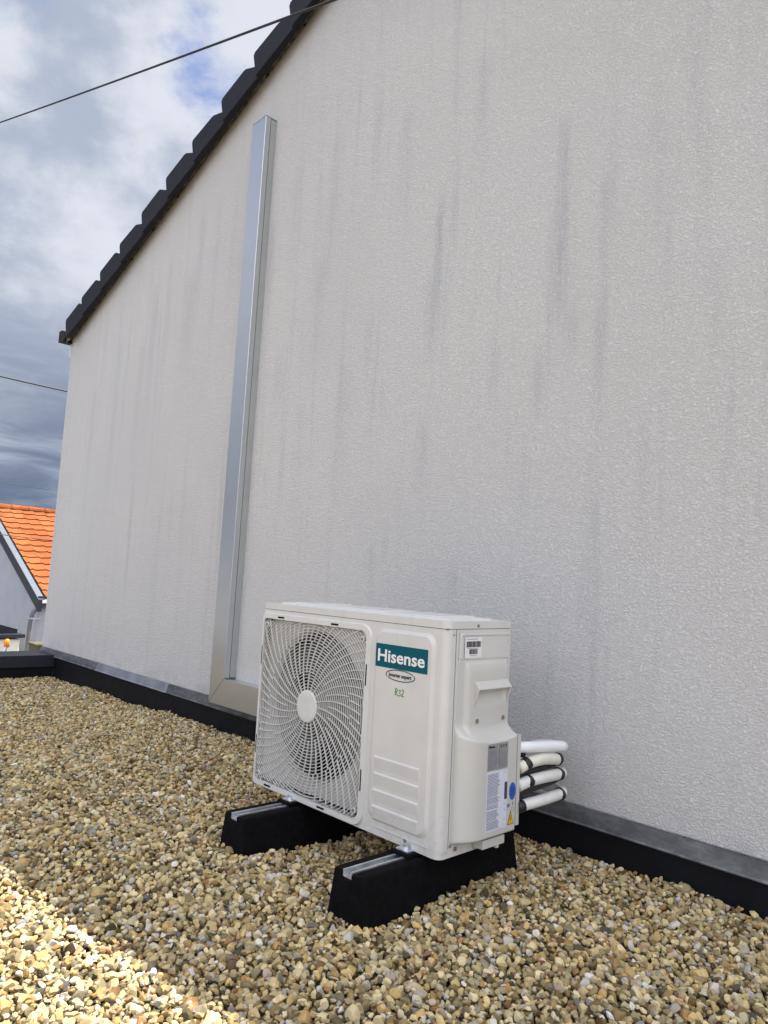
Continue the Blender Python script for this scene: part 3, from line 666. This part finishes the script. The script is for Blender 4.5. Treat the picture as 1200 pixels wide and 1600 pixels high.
# lid
bm = B(); plate(bm, rrect(-W - .0012, .0012, -.0012, DP + .0015, (.012, .023, .010, .010), 8), [], H - .001, .5650, f=lambda u, v, d: (u, v, d)); lid = obj('lid', bm, M['case'], ac, bevel=.0045, seg=3)
v_ = None
bm = B(); plate(bm, rrect(-W + .035, -.035, .03, DP - .03, .02), [], H + .0035, H - .0012, f=lambda u, v, d: (u, v, d), shrink=.006); obj('embossing', bm, M['case'], lid)
bm = B(); plate(bm, rrect(-W + .075, -.60, .055, DP - .055, .015), [], H + .0065, H + .003, f=lambda u, v, d: (u, v, d), shrink=.005)
plate(bm, rrect(-.56, -.30, .055, DP - .055, .015), [], H + .0065, H + .003, f=lambda u, v, d: (u, v, d), shrink=.005)
plate(bm, rrect(-.26, -.075, .055, DP - .055, .015), [], H + .0065, H + .003, f=lambda u, v, d: (u, v, d), shrink=.005); obj('embossing', bm, M['case'], lid)
bm = B(); cyl(bm, (.0010, .118, .5725), 'x', .0042, .0022, 14); obj('screw', bm, M['screw'], lid)
bm = B(); box(bm, -W + .002, -.002, .002, DP - .002, .5630, .5655); obj('seam', bm, M['gap'], ac)
# base tray
bm = B(); plate(bm, rrect(-W + .001, -.0006, .0006, DP - .001, (.010, .021, .008, .008), 8), [], .0175, .0, f=lambda u, v, d: (u, v, d)); obj('base_tray', bm, M['case'], ac, bevel=.004, seg=3)
bm = B(); box(bm, -.215, -.040, -.0016, .002, .0205, .0225); obj('tray_crease', bm, M['case'], ac, bevel=.0008)
for (xx, z_) in ((-.117, .0165), (-.742, .0095)):
    bm = B(); cyl(bm, (xx, -.0018, z_), 'y', .0048, .003, 16); obj('screw', bm, M['screw'], ac)
# front panel: raised field with four louvre steps
fp_out = rrect(-.263, -.036, .036, .550, .030, 8)
bm = B(); plate(bm, fp_out, [], -.0058, .0006, shrink=.011); fp = obj('front_panel', bm, M['case'], ac)
for z_ in (.203, .160, .117, .074):
    bm = B(); n_ = 10
    # wedge: flat shelf on top, long slope below
    xa, xb = -.244, -.066
    pts = [(-.0057, z_ + .0050), (-.0088, z_), (-.0084, z_ - .004), (-.0057, z_ - .030)]
    va = [bm.verts.new((xa + (.004 if i in (0, 3) else .006), y_, q_)) for i, (y_, q_) in enumerate(pts)]; vb = [bm.verts.new((xb - (.004 if i in (0, 3) else .006), y_, q_)) for i, (y_, q_) in enumerate(pts)]
    for k in range(3): bm.faces.new([va[k], va[k + 1], vb[k + 1], vb[k]])
    bm.faces.new(va); bm.faces.new(vb); bm.faces.new([va[3], va[0], vb[0], vb[3]]); bmesh.ops.recalc_face_normals(bm, faces=bm.faces)
    obj('louvre', bm, M['case'], fp, smooth=False)
# badge and print
YF = -.0064
bm = B(); plate(bm, rrect(-.2545, -.0585, .4445, .5070, .002), [], YF, YF + .0008); bd = obj('badge', bm, M['teal'], fp)
fr = lambda x0, z0, yy: (lambda u, v, d: (x0 + u, yy - .0004 + d, z0 + v))
obj('lettering', text_bm('Hisense', .046, fr(-.2445, .4605, YF), .176, off=.0009), M['white'], bd)
bm = B()
n_ = 56; cx_, cz_ = -.156, .4285
for ra, rb, a0, a1 in ((.054, .0142, 25, 208), (.054, .0142, 205, 388)):
    seg = [(cx_ + ra * math.cos(math.radians(a)), cz_ + rb * math.sin(math.radians(a))) for a in np.linspace(a0 + 6, a1 - 4, 28)]
    bar(bm, seg, .0022, YF - .0002, YF + .0006)
bmesh.ops.recalc_face_normals(bm, faces=bm.faces); ov = obj('oval_mark', bm, M['ink'], fp)
obj('lettering', text_bm('inverter expert', .0145, fr(cx_ - .0425, cz_ - .0045, YF - .0002), .085, off=.0002, shear=.2), M['ink'], ov)
bm = B()    # hand-written R32
def stroke(bm, P): bar(bm, [(-.1715 + a * .92, .3755 + b_ * .82) for a, b_ in P], .0020, YF - .0002, YF + .0006)
stroke(bm, [(0, 0), (.0005, .024)]); stroke(bm, [(.0005, .0235), (.007, .023), (.009, .018), (.006, .0135), (.0005, .013)]); stroke(bm, [(.004, .013), (.010, 0)])
stroke(bm, [(.0135, .018), (.018, .021), (.021, .017), (.017, .011), (.022, .007), (.019, .001), (.0135, .003)])
stroke(bm, [(.0255, .019), (.029, .024), (.0335, .020), (.031, .011), (.0255, .002)]); stroke(bm, [(.0255, .002), (.030, .003), (.035, .0015)])
bmesh.ops.recalc_face_normals(bm, faces=bm.faces); obj('handwriting', bm, M['green'], fp)
# right side: seam lines, embossed frame, plastic valve cover
bm = B(); box(bm, -.002, .0006, .0325, .0340, .022, .563); box(bm, -.002, .0004, .0445, .0452, .030, .556); obj('side_seam', bm, M['gap'], ac)
bm = B(); plate(bm, rrect(.050, .256, .486, .5525, .008), [rrect(.0545, .2515, .4905, .548, .006)], .0022, -.0002, f=lambda u, v, d: (d, u, v), shrink=.001); obj('embossing', bm, M['case'], ac)
for (yy, z_, rr) in ((.024, .5500, .0022), (.060, .0185, .005), (.040, .0285, .0035)):
    bm = B(); cyl(bm, (-.0005, yy, z_), 'x', rr, rr * .6 + .001, 14); obj('screw', bm, M['screw'], ac)
def ss(a, b_, x):
    t_ = min(max((x - a) / (b_ - a), 0), 1); return t_ * t_ * (3 - 2 * t_)
def cover_x(y, z_):
    # lower bulge
    def prof(y, y0, w0, y1, w1, d):           # quarter-round front edge, tighter rear edge
        if y <= y0 or y >= y1: return 0.0
        f_ = min((y - y0) / w0, 1); g_ = min((y1 - y) / w1, 1)
        return d * math.sqrt(max(0, 1 - (1 - f_) ** 2)) * math.sqrt(max(0, 1 - (1 - g_) ** 2)) 
    up_ = prof(y, .071, .016, .247, .010, .0105)
    lo = prof(y, .040, .066, .2515, .008, .0450)
    zc = .279 + .030 * ((y - .165) / .085) ** 2 * .3
    q_ = (zc + .036 - z_) / .036; m_ = min(max(q_, 0), 1) ** 2
    q_ = min(max((.480 - z_) / .040, 0), 1); top = math.sqrt(1 - (1 - q_) ** 2)
    x = (up_ * (1 - m_) * (top) + lo * m_)
    x *= min(1.0, math.sqrt(max(0, 1 - (1 - min((z_ - .034) / .010, 1)) ** 2))) if z_ < .044 else 1
    # hand pocket below the lip
    if .104 < y < .236:
        e = min(ss(.104, .112, y), ss(.236, .228, y))
        if .352 < z_ < .410: x = x - e * .010 * ss(.360, .400, z_)
    return x
bm = B(); NY, NZ = 84, 150
ys = np.linspace(.0402, .2513, NY); zs = np.linspace(.0342, .484, NZ)
V_ = [[bm.verts.new((cover_x(y, z_) + .0012, y, z_)) for z_ in zs] for y in ys]
for i in range(NY - 1):
    for j in range(NZ - 1): bm.faces.new([V_[i][j], V_[i + 1][j], V_[i + 1][j + 1], V_[i][j + 1]])
eb = [e for e in bm.edges if e.is_boundary]
r_ = bmesh.ops.extrude_edge_only(bm, edges=eb)
for v in [g_ for g_ in r_['geom'] if isinstance(g_, bmesh.types.BMVert)]: v.co.x = -.001
bmesh.ops.recalc_face_normals(bm, faces=bm.faces)
cov = obj('valve_cover', bm, M['plastic'], ac, smooth=True)
bm = B()    # lip over the hand pocket: a hood
hy0, hy1 = .101, .239
pts = [(.0095, .432), (.027, .4125), (.027, .4095), (.010, .4100)]
va = [bm.verts.new((x, hy0 + (.0 if i in (1, 2) else -.000), z_)) for i, (x, z_) in enumerate(pts)]; vb = [bm.verts.new((x, hy1, z_)) for x, z_ in pts]
for k in range(4): bm.faces.new([va[k], va[(k + 1) % 4], vb[(k + 1) % 4], vb[k]])
bm.faces.new(va); bm.faces.new(vb)
for yy in (hy0, hy1 - .004):                 # the triangular cheeks
    a = [bm.verts.new(c) for c in ((.0095, yy, .411), (.026, yy, .4105), (.0115, yy, .366))]; b_ = [bm.verts.new((v.co.x, yy + .004, v.co.z)) for v in a]
    bm.faces.new(a); bm.faces.new(b_)
    for k in range(3): bm.faces.new([a[k], a[(k + 1) % 3], b_[(k + 1) % 3], b_[k]])
bmesh.ops.recalc_face_normals(bm, faces=bm.faces); obj('handle', bm, M['plastic'], cov, bevel=.0009)
for yy in (.113, .222):
    bm = B(); cyl(bm, (.0110, yy, .329), 'x', .0095, .0012, 20); hl = obj('screw_hole', bm, M['plastic'], cov)
    bm = B(); cyl(bm, (.0117, yy + .001, .329), 'x', .0065, .0012, 18); obj('screw', bm, M['screw'], hl)
bm = B(); box(bm, .0, .042, .2525, .2670, .050, .2850); obj('valve_flange', bm, M['plastic'], ac, bevel=.003)
bm = B(); box(bm, .004, .036, .125, .215, .012, .0335); box(bm, .010, .034, .185, .195, .004, .012); obj('cover_foot', bm, M['plastic'], cov, bevel=.002)
# labels on the side
def sx_(xx): return lambda u, v, d: (xx - d, u, v)
def words(y0, y1, z0, z1, lh, xx, mm, par, name='print', fill=.6, ragged=.25, wmin=.002, wmax=.008):
    bm = B(); z_ = z1
    while z_ > z0:
        y = y0; ye_ = y1 - (y1 - y0) * random.random() * ragged
        while y < ye_:
            L = min(random.uniform(wmin, wmax), ye_ - y)
            if L > .0006: box(bm, xx, xx + .00035, y, y + L, z_ - lh * fill, z_)
            y += L + random.uniform(.0006, .0014)
        z_ -= lh
    return obj(name, bm, mm, par)
X1 = .0026
bm = B(); plate(bm, rrect(.0655, .1330, .4905, .5440, .001), [], .0, .0008, f=lambda u, v, d: (X1 + .0008 - d, u, v)); l1 = obj('barcode_label', bm, M['bpaper'], ac)
bm = B(); XB_ = X1 + .0009
for (ya, yb, za, zb_) in ((.071, .128, .518, .5330), (.083, .116, .500, .5130)):
    y = ya
    while y < yb:
        wd = random.choice([.0006, .0006, .0012, .0018]); box(bm, XB_, XB_ + .0003, y, y + wd, za, zb_); y += wd + random.choice([.0006, .0008, .0014])
obj('barcode', bm, M['ink'], l1)
words(.070, .128, .5375, .5395, .0024, XB_, M['greyink'], l1); words(.074, .124, .5140, .5155, .0022, XB_, M['greyink'], l1); words(.085, .115, .4955, .497, .002, XB_, M['greyink'], l1)
XC = .0466
bm = B(); plate(bm, rrect(.1205, .2040, .2085, .2750, .001), [], .0, .0006, f=lambda u, v, d: (XC + .0006 - d, u, v)); l2 = obj('rating_label', bm, M['silverlab'], cov)
obj('lettering', text_bm('Hisense', .0085, lambda u, v, d: (XC + .0012 - d, .1235 + u, .2655 + v), .024, off=.0002), M['ink'], l2)
words(.123, .165, .213, .261, .0042, XC + .0007, M['greyink'], l2, fill=.45); words(.172, .201, .213, .250, .0048, XC + .0007, M['greyink'], l2, fill=.4, ragged=.5)
bm = B(); box(bm, XC + .0007, XC + .0010, .1680, .1687, .211, .273)
for yy in (.173, .183, .193): box(bm, XC + .0007, XC + .0010, yy, yy + .004, .263, .270); 
obj('ruling', bm, M['ink'], l2)
bm = B(); plate(bm, rrect(.1190, .2050, .0580, .2050, .001), [], .0, .0006, f=lambda u, v, d: (XC + .0006 - d, u, v)); l3 = obj('instruction_label', bm, M['paper'], cov)
for (za, zb_) in ((.146, .200), (.125, .1415), (.1115, .122), (.086, .108), (.0635, .082)):
    words(.1225, .176, za, zb_, .0036, XC + .0007, M['greyink'], l3, fill=.5)
for z_ in (.198, .139, .118, .103, .079, .067): words(.194, .199, z_ - .002, z_, .003, XC + .0007, M['greyink'], l3, wmin=.001, wmax=.003)
bm = B(); plate(bm, rrect(.1935, .2045, .1290, .1725, .001), [], .0, .0006, f=lambda u, v, d: (XC + .0013 - d, u, v)); obj('dark_patch', bm, M['violet'], l3)
bm = B(); plate(bm, [(.2290 + .0135 * math.cos(a), .1440 + .0225 * math.sin(a)) for a in np.linspace(0, 2 * math.pi, 40)[:-1]], [], .0, .0006, f=lambda u, v, d: (XC + .0006 - d, u, v)); l4 = obj('round_sticker', bm, M['blue'], cov)
words(.2205, .2375, .132, .156, .005, XC + .0007, M['dblue'], l4, fill=.4)
bm = B(); plate(bm, [(.2115, .0600), (.2375, .0600), (.2245, .0955)], [], .0, .0005, f=lambda u, v, d: (XC + .0007 - d, u, v)); l5 = obj('warning_triangle', bm, M['ink'], cov)
bm = B(); plate(bm, [(.2137, .0615), (.2353, .0615), (.2245, .0915)], [], .0, .0004, f=lambda u, v, d: (XC + .0012 - d, u, v)); l6 = obj('yellow_field', bm, M['yellow'], l5)
bm = B(); plate(bm, [(.2253, .083), (.2221, .0735), (.2247, .0735), (.2233, .0650), (.2275, .0755), (.2249, .0755), (.2267, .083)], [], .0, .0003, f=lambda u, v, d: (XC + .0016 - d, u, v)); obj('bolt_symbol', bm, M['ink'], l6)
bm = B(); z_ = .1050; box(bm, XC, XC + .0007, .2065, .2205, z_, z_ + .0012)
for k in range(4): box(bm, XC, XC + .0007, .2075 + k * .0033, .2098 + k * .0033, z_ + .0025, z_ + .0085)
box(bm, XC, XC + .0007, .229, .235, .112, .1135); box(bm, XC, XC + .0007, .232, .2335, .108, .118)
obj('symbol_print', bm, M['greyink'], cov)
bm = B(); bar_p = [(.2310 + .0045 * math.cos(a), .0985 + .0055 * math.sin(a)) for a in np.linspace(0, 2 * math.pi, 18)]
va = None
for i in range(len(bar_p) - 1):
    a, b_ = bar_p[i], bar_p[i + 1]; sc = .8
    c = [(.2310 + (q_[0] - .2310) * sc, .0985 + (q_[1] - .0985) * sc) for q_ in (a, b_)]
    bm.faces.new([bm.verts.new((XC + .0006, *q_)) for q_ in (a, b_, c[1], c[0])])
obj('ring_print', bm, M['greyink'], cov)
ac.rotation_euler = (math.radians(.45), 0, math.radians(.1))

# ------------------------------------------------------------------ pipes between valve cover and wall
PG = 'insulated pipes behind the air conditioner'
def pipe(name, label, cat, pts, r, m, tapes=(), grp=PG):
    P = spline(pts, 8); bm = B(); t_ = tag(obj(name, B_tube(P, r), m, None, smooth=True), label, cat, grp)
    for a in tapes:
        # a: fraction along the length
        i = int(a[0] * (len(P) - 1)); d = (P[min(i + 1, len(P) - 1)] - P[max(i - 1, 0)]).normalized(); c = P[i]; L = a[1]
        bm2 = B(); d2 = (d + Vector((0, 0, a[2] if len(a) > 2 else 0))).normalized()
        tube(bm2, [c - d2 * L / 2, c - d2 * L / 4, c + d2 * L / 4, c + d2 * L / 2], [r + .0012, r + .0018, r + .0018, r + .0012], 16); obj('tape', bm2, M['tape'], t_, smooth=True)
    return t_
def B_tube(P, r):
    b = B(); tube(b, P, r, 16); return b
IN = [(-.10, .548), (-.30, .598), (-.452, .612)]
pipe('drain_pipe', 'plain white pipe, uppermost of the four behind the cover', 'pipe', [(.030, .2685, .250), (.038, .31, .247), (.044, .42, .238), (.042, .462, .232), (.010, .503, .224), (-.10, .545, .20), (-.30, .595, .13), (-.455, .612, .118)], .0150, M['pvc'])
pipe('insulated_pipe', 'creamy insulated pipe bowed upward just below the plain white one', 'pipe', [(.036, .2685, .196), (.042, .305, .207), (.046, .36, .211), (.044, .42, .204), (.034, .462, .195), (-.01, .50, .185), (-.12, .545, .15), (-.30, .60, .10), (-.455, .61, .090)], .0158, M['insul2'], [(.10, .018, .3), (.45, .016, .45)])
pipe('insulated_pipe', 'white insulated pipe, third from the top, with black taped ends', 'pipe', [(.036, .2685, .150), (.042, .305, .158), (.046, .36, .161), (.044, .43, .159), (.034, .478, .155), (-.01, .51, .146), (-.12, .55, .12), (-.30, .60, .075), (-.455, .61, .062)], .0156, M['insul'], [(.13, .018, -.5), (.43, .018, -.3)])
pipe('insulated_pipe', 'lowest white insulated pipe with black tape at both ends', 'pipe', [(.036, .2685, .094), (.042, .305, .098), (.046, .36, .100), (.044, .43, .101), (.034, .485, .100), (-.01, .515, .096), (-.12, .552, .085), (-.30, .60, .048), (-.455, .61, .038)], .0150, M['insul'], [(.035, .020, 0), (.45, .018, -.5)])
pipe('black_cable', 'dark sheathed line between the creamy and the white insulated pipe', 'cable', [(.018, .2685, .180), (.026, .30, .176), (.030, .38, .183), (.028, .44, .186), (.0, .485, .180), (-.12, .535, .135), (-.30, .59, .085), (-.455, .602, .077)], .010, M['darkpipe'], (), 'dark lines between the pipes')
pipe('black_cable', 'dark sheathed line above the lowest insulated pipe', 'cable', [(.020, .2685, .125), (.028, .30, .131), (.032, .38, .139), (.030, .45, .143), (.0, .49, .137), (-.12, .540, .105), (-.30, .592, .065), (-.455, .602, .050)], .0125, M['darkpipe'], (), 'dark lines between the pipes')
pipe('black_cable', 'short dark line under the plain white pipe beside the cover', 'cable', [(.020, .2685, .232), (.024, .275, .230), (.016, .31, .224), (-.02, .35, .215), (-.10, .42, .19), (-.28, .58, .11), (-.455, .60, .105)], .009, M['darkpipe'], (), 'dark lines between the pipes')

# ------------------------------------------------------------------ overhead cables
def cable(label, a, b_, r, sag=.05, ext=1.0, grp='overhead cables'):
    a, b_ = Vector(a), Vector(b_); d = b_ - a; a2, b2 = a - d * ext, b_ + d * ext; P = []
    for k in range(49):
        s = k / 48; P.append(a2.lerp(b2, s) - Vector((0, 0, sag * 4 * s * (1 - s) - sag)))
    bm = B(); tube(bm, P, r, 8); tag(obj('overhead_cable', bm, M['cable'], smooth=True), label, 'cable', grp)
cable('thick black cable crossing in front of the tiled roof edge', (-5.62, .15, 4.468), (-.967, .245, 2.99), .0055, .03, .6)
cable('black cable reaching the house corner below its eaves', (-9, 1.24, 3.031), (-9, 2.12, 3.020), .0105, .30, 6)
cable('faint thin wire in the sky, highest above the orange roof', (-12, 2.22, 1.950), (-12, 3.14, 1.930), .0035, .1, 4)
cable('faint thin wire just above the orange ridge', (-12, 2.24, 1.625), (-12, 3.16, 1.600), .0035, .1, 4)
cable('black wire passing in front of the orange tiles', (-9, 1.44, .998), (-9, 2.121, .970), .0055, .08, 4)

# ------------------------------------------------------------------ neighbouring house
XE_, YG = -15.7, 4.21; ZE = -.12; SLN = .469; LN = 4.7
nh = thing('neighbour_house', 'grey gabled house with an orange tiled roof behind the corner', 'house', (XE_ - LN, YG + 6, -3.3))
bm = B(); plate(bm, [(XE_ - 2 * LN + .3, -3.3), (XE_ - .12, -3.3), (XE_ - .12, ZE - .10), (XE_ - LN, ZE + SLN * LN - .12), (XE_ - 2 * LN + .3, ZE - .1)], [], YG + .06, YG + .30); obj('gable_wall', bm, M['gwall'], nh)
bm = B(); box(bm, XE_ - .45, XE_ - .20, YG + .301, YG + 12, -2.2, ZE - .12); obj('side_wall', bm, M['cwall'], nh)
bm = B(); box(bm, XE_ - .45, XE_ - .17, YG + .301, YG + 12, -3.3, -.86); obj('plinth', bm, M['wwall'], nh)
bm = B(); box(bm, XE_ - 2 * LN + .4, XE_ - 2 * LN + .7, YG + .301, YG + 12, -3.3, ZE - .12); obj('side_wall', bm, M['cwall'], nh)
def tiles(bm, sgn):
    th = math.atan(SLN); rows = 15; dl = LN / math.cos(th) / rows; per = .30; ny = int(11.9 / per) * 10
    for r in range(rows):
        s0 = r * dl; s1 = s0 + dl + .02; A = []
        for j in range(ny + 1):
            y = YG + .16 + j * per / 10; f_ = (j % 10) / 10
            wv = .020 * (math.exp(-((f_ - .2) / .10) ** 2) + math.exp(-((f_ - 1.2) / .10) ** 2)) + .006 * math.cos(2 * math.pi * f_)
            row = []
            for (s, lift) in ((s0, .0), (s0, .034 + wv), (s1, .004 + wv)):
                row.append(bm.verts.new((XE_ - LN + sgn * (LN - s * math.cos(th)) - sgn * lift * -math.sin(th), y, ZE + s * math.sin(th) + lift * math.cos(th))))
            A.append(row)
        for j in range(ny):
            for k in range(2): bm.faces.new([A[j][k], A[j + 1][k], A[j + 1][k + 1], A[j][k + 1]])
bm = B(); tiles(bm, 1); tiles(bm, -1); bmesh.ops.recalc_face_normals(bm, faces=bm.faces); rf = obj('roof', bm, M['orange'], nh)
bm = B()
for k in range(27):
    y = YG + .16 + k * .44; tube(bm, [(XE_ - LN, y, ZE + SLN * LN + .01), (XE_ - LN, y + .42, ZE + SLN * LN + .012), (XE_ - LN, y + .46, ZE + SLN * LN + .02)], [.11, .10, .115], 12)
obj('ridge_tiles', bm, M['orange'], rf)
def rake(bm, w0, w1, up0, up1, ya, yb):
    for s in (1, -1):
        xa, xb = XE_ - LN + s * (LN + .10), XE_ - LN; za, zb_ = ZE - .10 * SLN, ZE + SLN * LN
        hexa(bm, [(xa, ya, za + up0), (xb, ya, zb_ + up0), (xb, yb, zb_ + up0), (xa, yb, za + up0), (xa, ya, za + up1), (xb, ya, zb_ + up1), (xb, yb, zb_ + up1), (xa, yb, za + up1)])
bm = B(); rake(bm, 0, 0, -.235, .015, YG - .02, YG + .055); obj('barge_board', bm, M['ant'], nh)
bm = B(); rake(bm, 0, 0, .018, .040, YG - .03, YG + .10); obj('verge_flashing', bm, M['lblue'], nh)
bm = B(); box(bm, XE_ - .03, XE_ + .10, YG + .06, YG + 12, -.215, -.135); obj('gutter', bm, M['white'], nh, bevel=.015)
bm = B(); box(bm, XE_ - .03, XE_ + .085, YG - .01, YG + 12, -.128, -.07); obj('fascia', bm, M['ant'], nh)
bm = B(); tube(bm, spline([(XE_ + .02, YG + .30, -.21), (XE_ - .03, YG + .22, -.27), (XE_ - .04, YG - .02, -.38), (XE_ - .02, YG - .10, -.55), (XE_ - .0, YG - .13, -1.1), (XE_ - .0, YG - .15, -3.2)], 6), .042, 12)
M['pipegrey'] = mat('grey_downpipe', rough=0.5, build=subtle((0.11, 0.11, 0.12), 0.1, 5))
dp = obj('downpipe', bm, M['pipegrey'], nh, smooth=True)
bm = B(); box(bm, XE_ - .10, XE_ + .03, YG - .15, YG + .07, -.57, -.54); obj('pipe_clip', bm, M['galv'], dp)
# low garage in front: dark flat roof edge, pale wall, dark shadow slot
lg = thing('garage', 'low pale garage with a dark flat roof edge below the grey gable', 'garage', (-15.5, 2.8, -3.3))
bm = B(); box(bm, -17.2, -14.70, .5, 3.60, -3.3, -.905); obj('wall', bm, M['cwall'], lg)
bm = B(); hexa(bm, [(-17.3, .4, -.90), (-14.62, .4, -.90), (-14.62, 3.67, -.87), (-17.3, 3.67, -.87), (-17.3, .4, -.86), (-14.62, .4, -.86), (-14.62, 3.67, -.80), (-17.3, 3.67, -.80)]); obj('roof_edge', bm, M['ant'], lg)
bm = B(); hexa(bm, [(-16.9, 2.0, -.828), (-14.9, 2.0, -.828), (-14.9, 3.60, -.797), (-16.9, 3.60, -.797), (-16.9, 2.0, -.27), (-14.9, 2.0, -.27), (-14.9, 3.60, -.72), (-16.9, 3.60, -.72)]); obj('shadow_slot', bm, M['dkshade'], lg)  # dark solid standing in for the shaded slot at the roof edge
# amber beacon on a short bracket
bc = thing('beacon', 'small amber warning beacon on a grey stalk by the pale garage wall', 'beacon light', (-13.6, 3.03, -1.3))
bm = B(); tube(bm, [(-13.66, 2.93, -1.35), (-13.62, 3.0, -1.05), (-13.60, 3.035, -.93)], [.05, .045, .035], 12); tube(bm, [(-13.66, 2.93, -1.35), (-13.7, 2.92, -3.3)], .03, 10); obj('stalk', bm, M['galv'], bc)
bm = B(); tube(bm, [(-13.60, 3.035, -.93), (-13.60, 3.035, -.85), (-13.60, 3.035, -.80), (-13.60, 3.035, -.785)], [.052, .050, .040, .015], 16); obj('lens', bm, M['amber'], bc, smooth=True)
# beige gate pillar just beyond the corner
gp = thing('gate_pillar', 'beige masonry pillar with a flat cap beside the house corner', 'pillar', (-12.4, 3.36, -3.3))
bm = B(); box(bm, -12.6, -12.2, 3.10, 3.70, -3.3, -.775); obj('shaft', bm, M['beige'], gp, bevel=.01)
bm = B(); box(bm, -12.62, -12.18, 3.08, 3.72, -.774, -.745); obj('cap', bm, M['beige'], gp, bevel=.008)
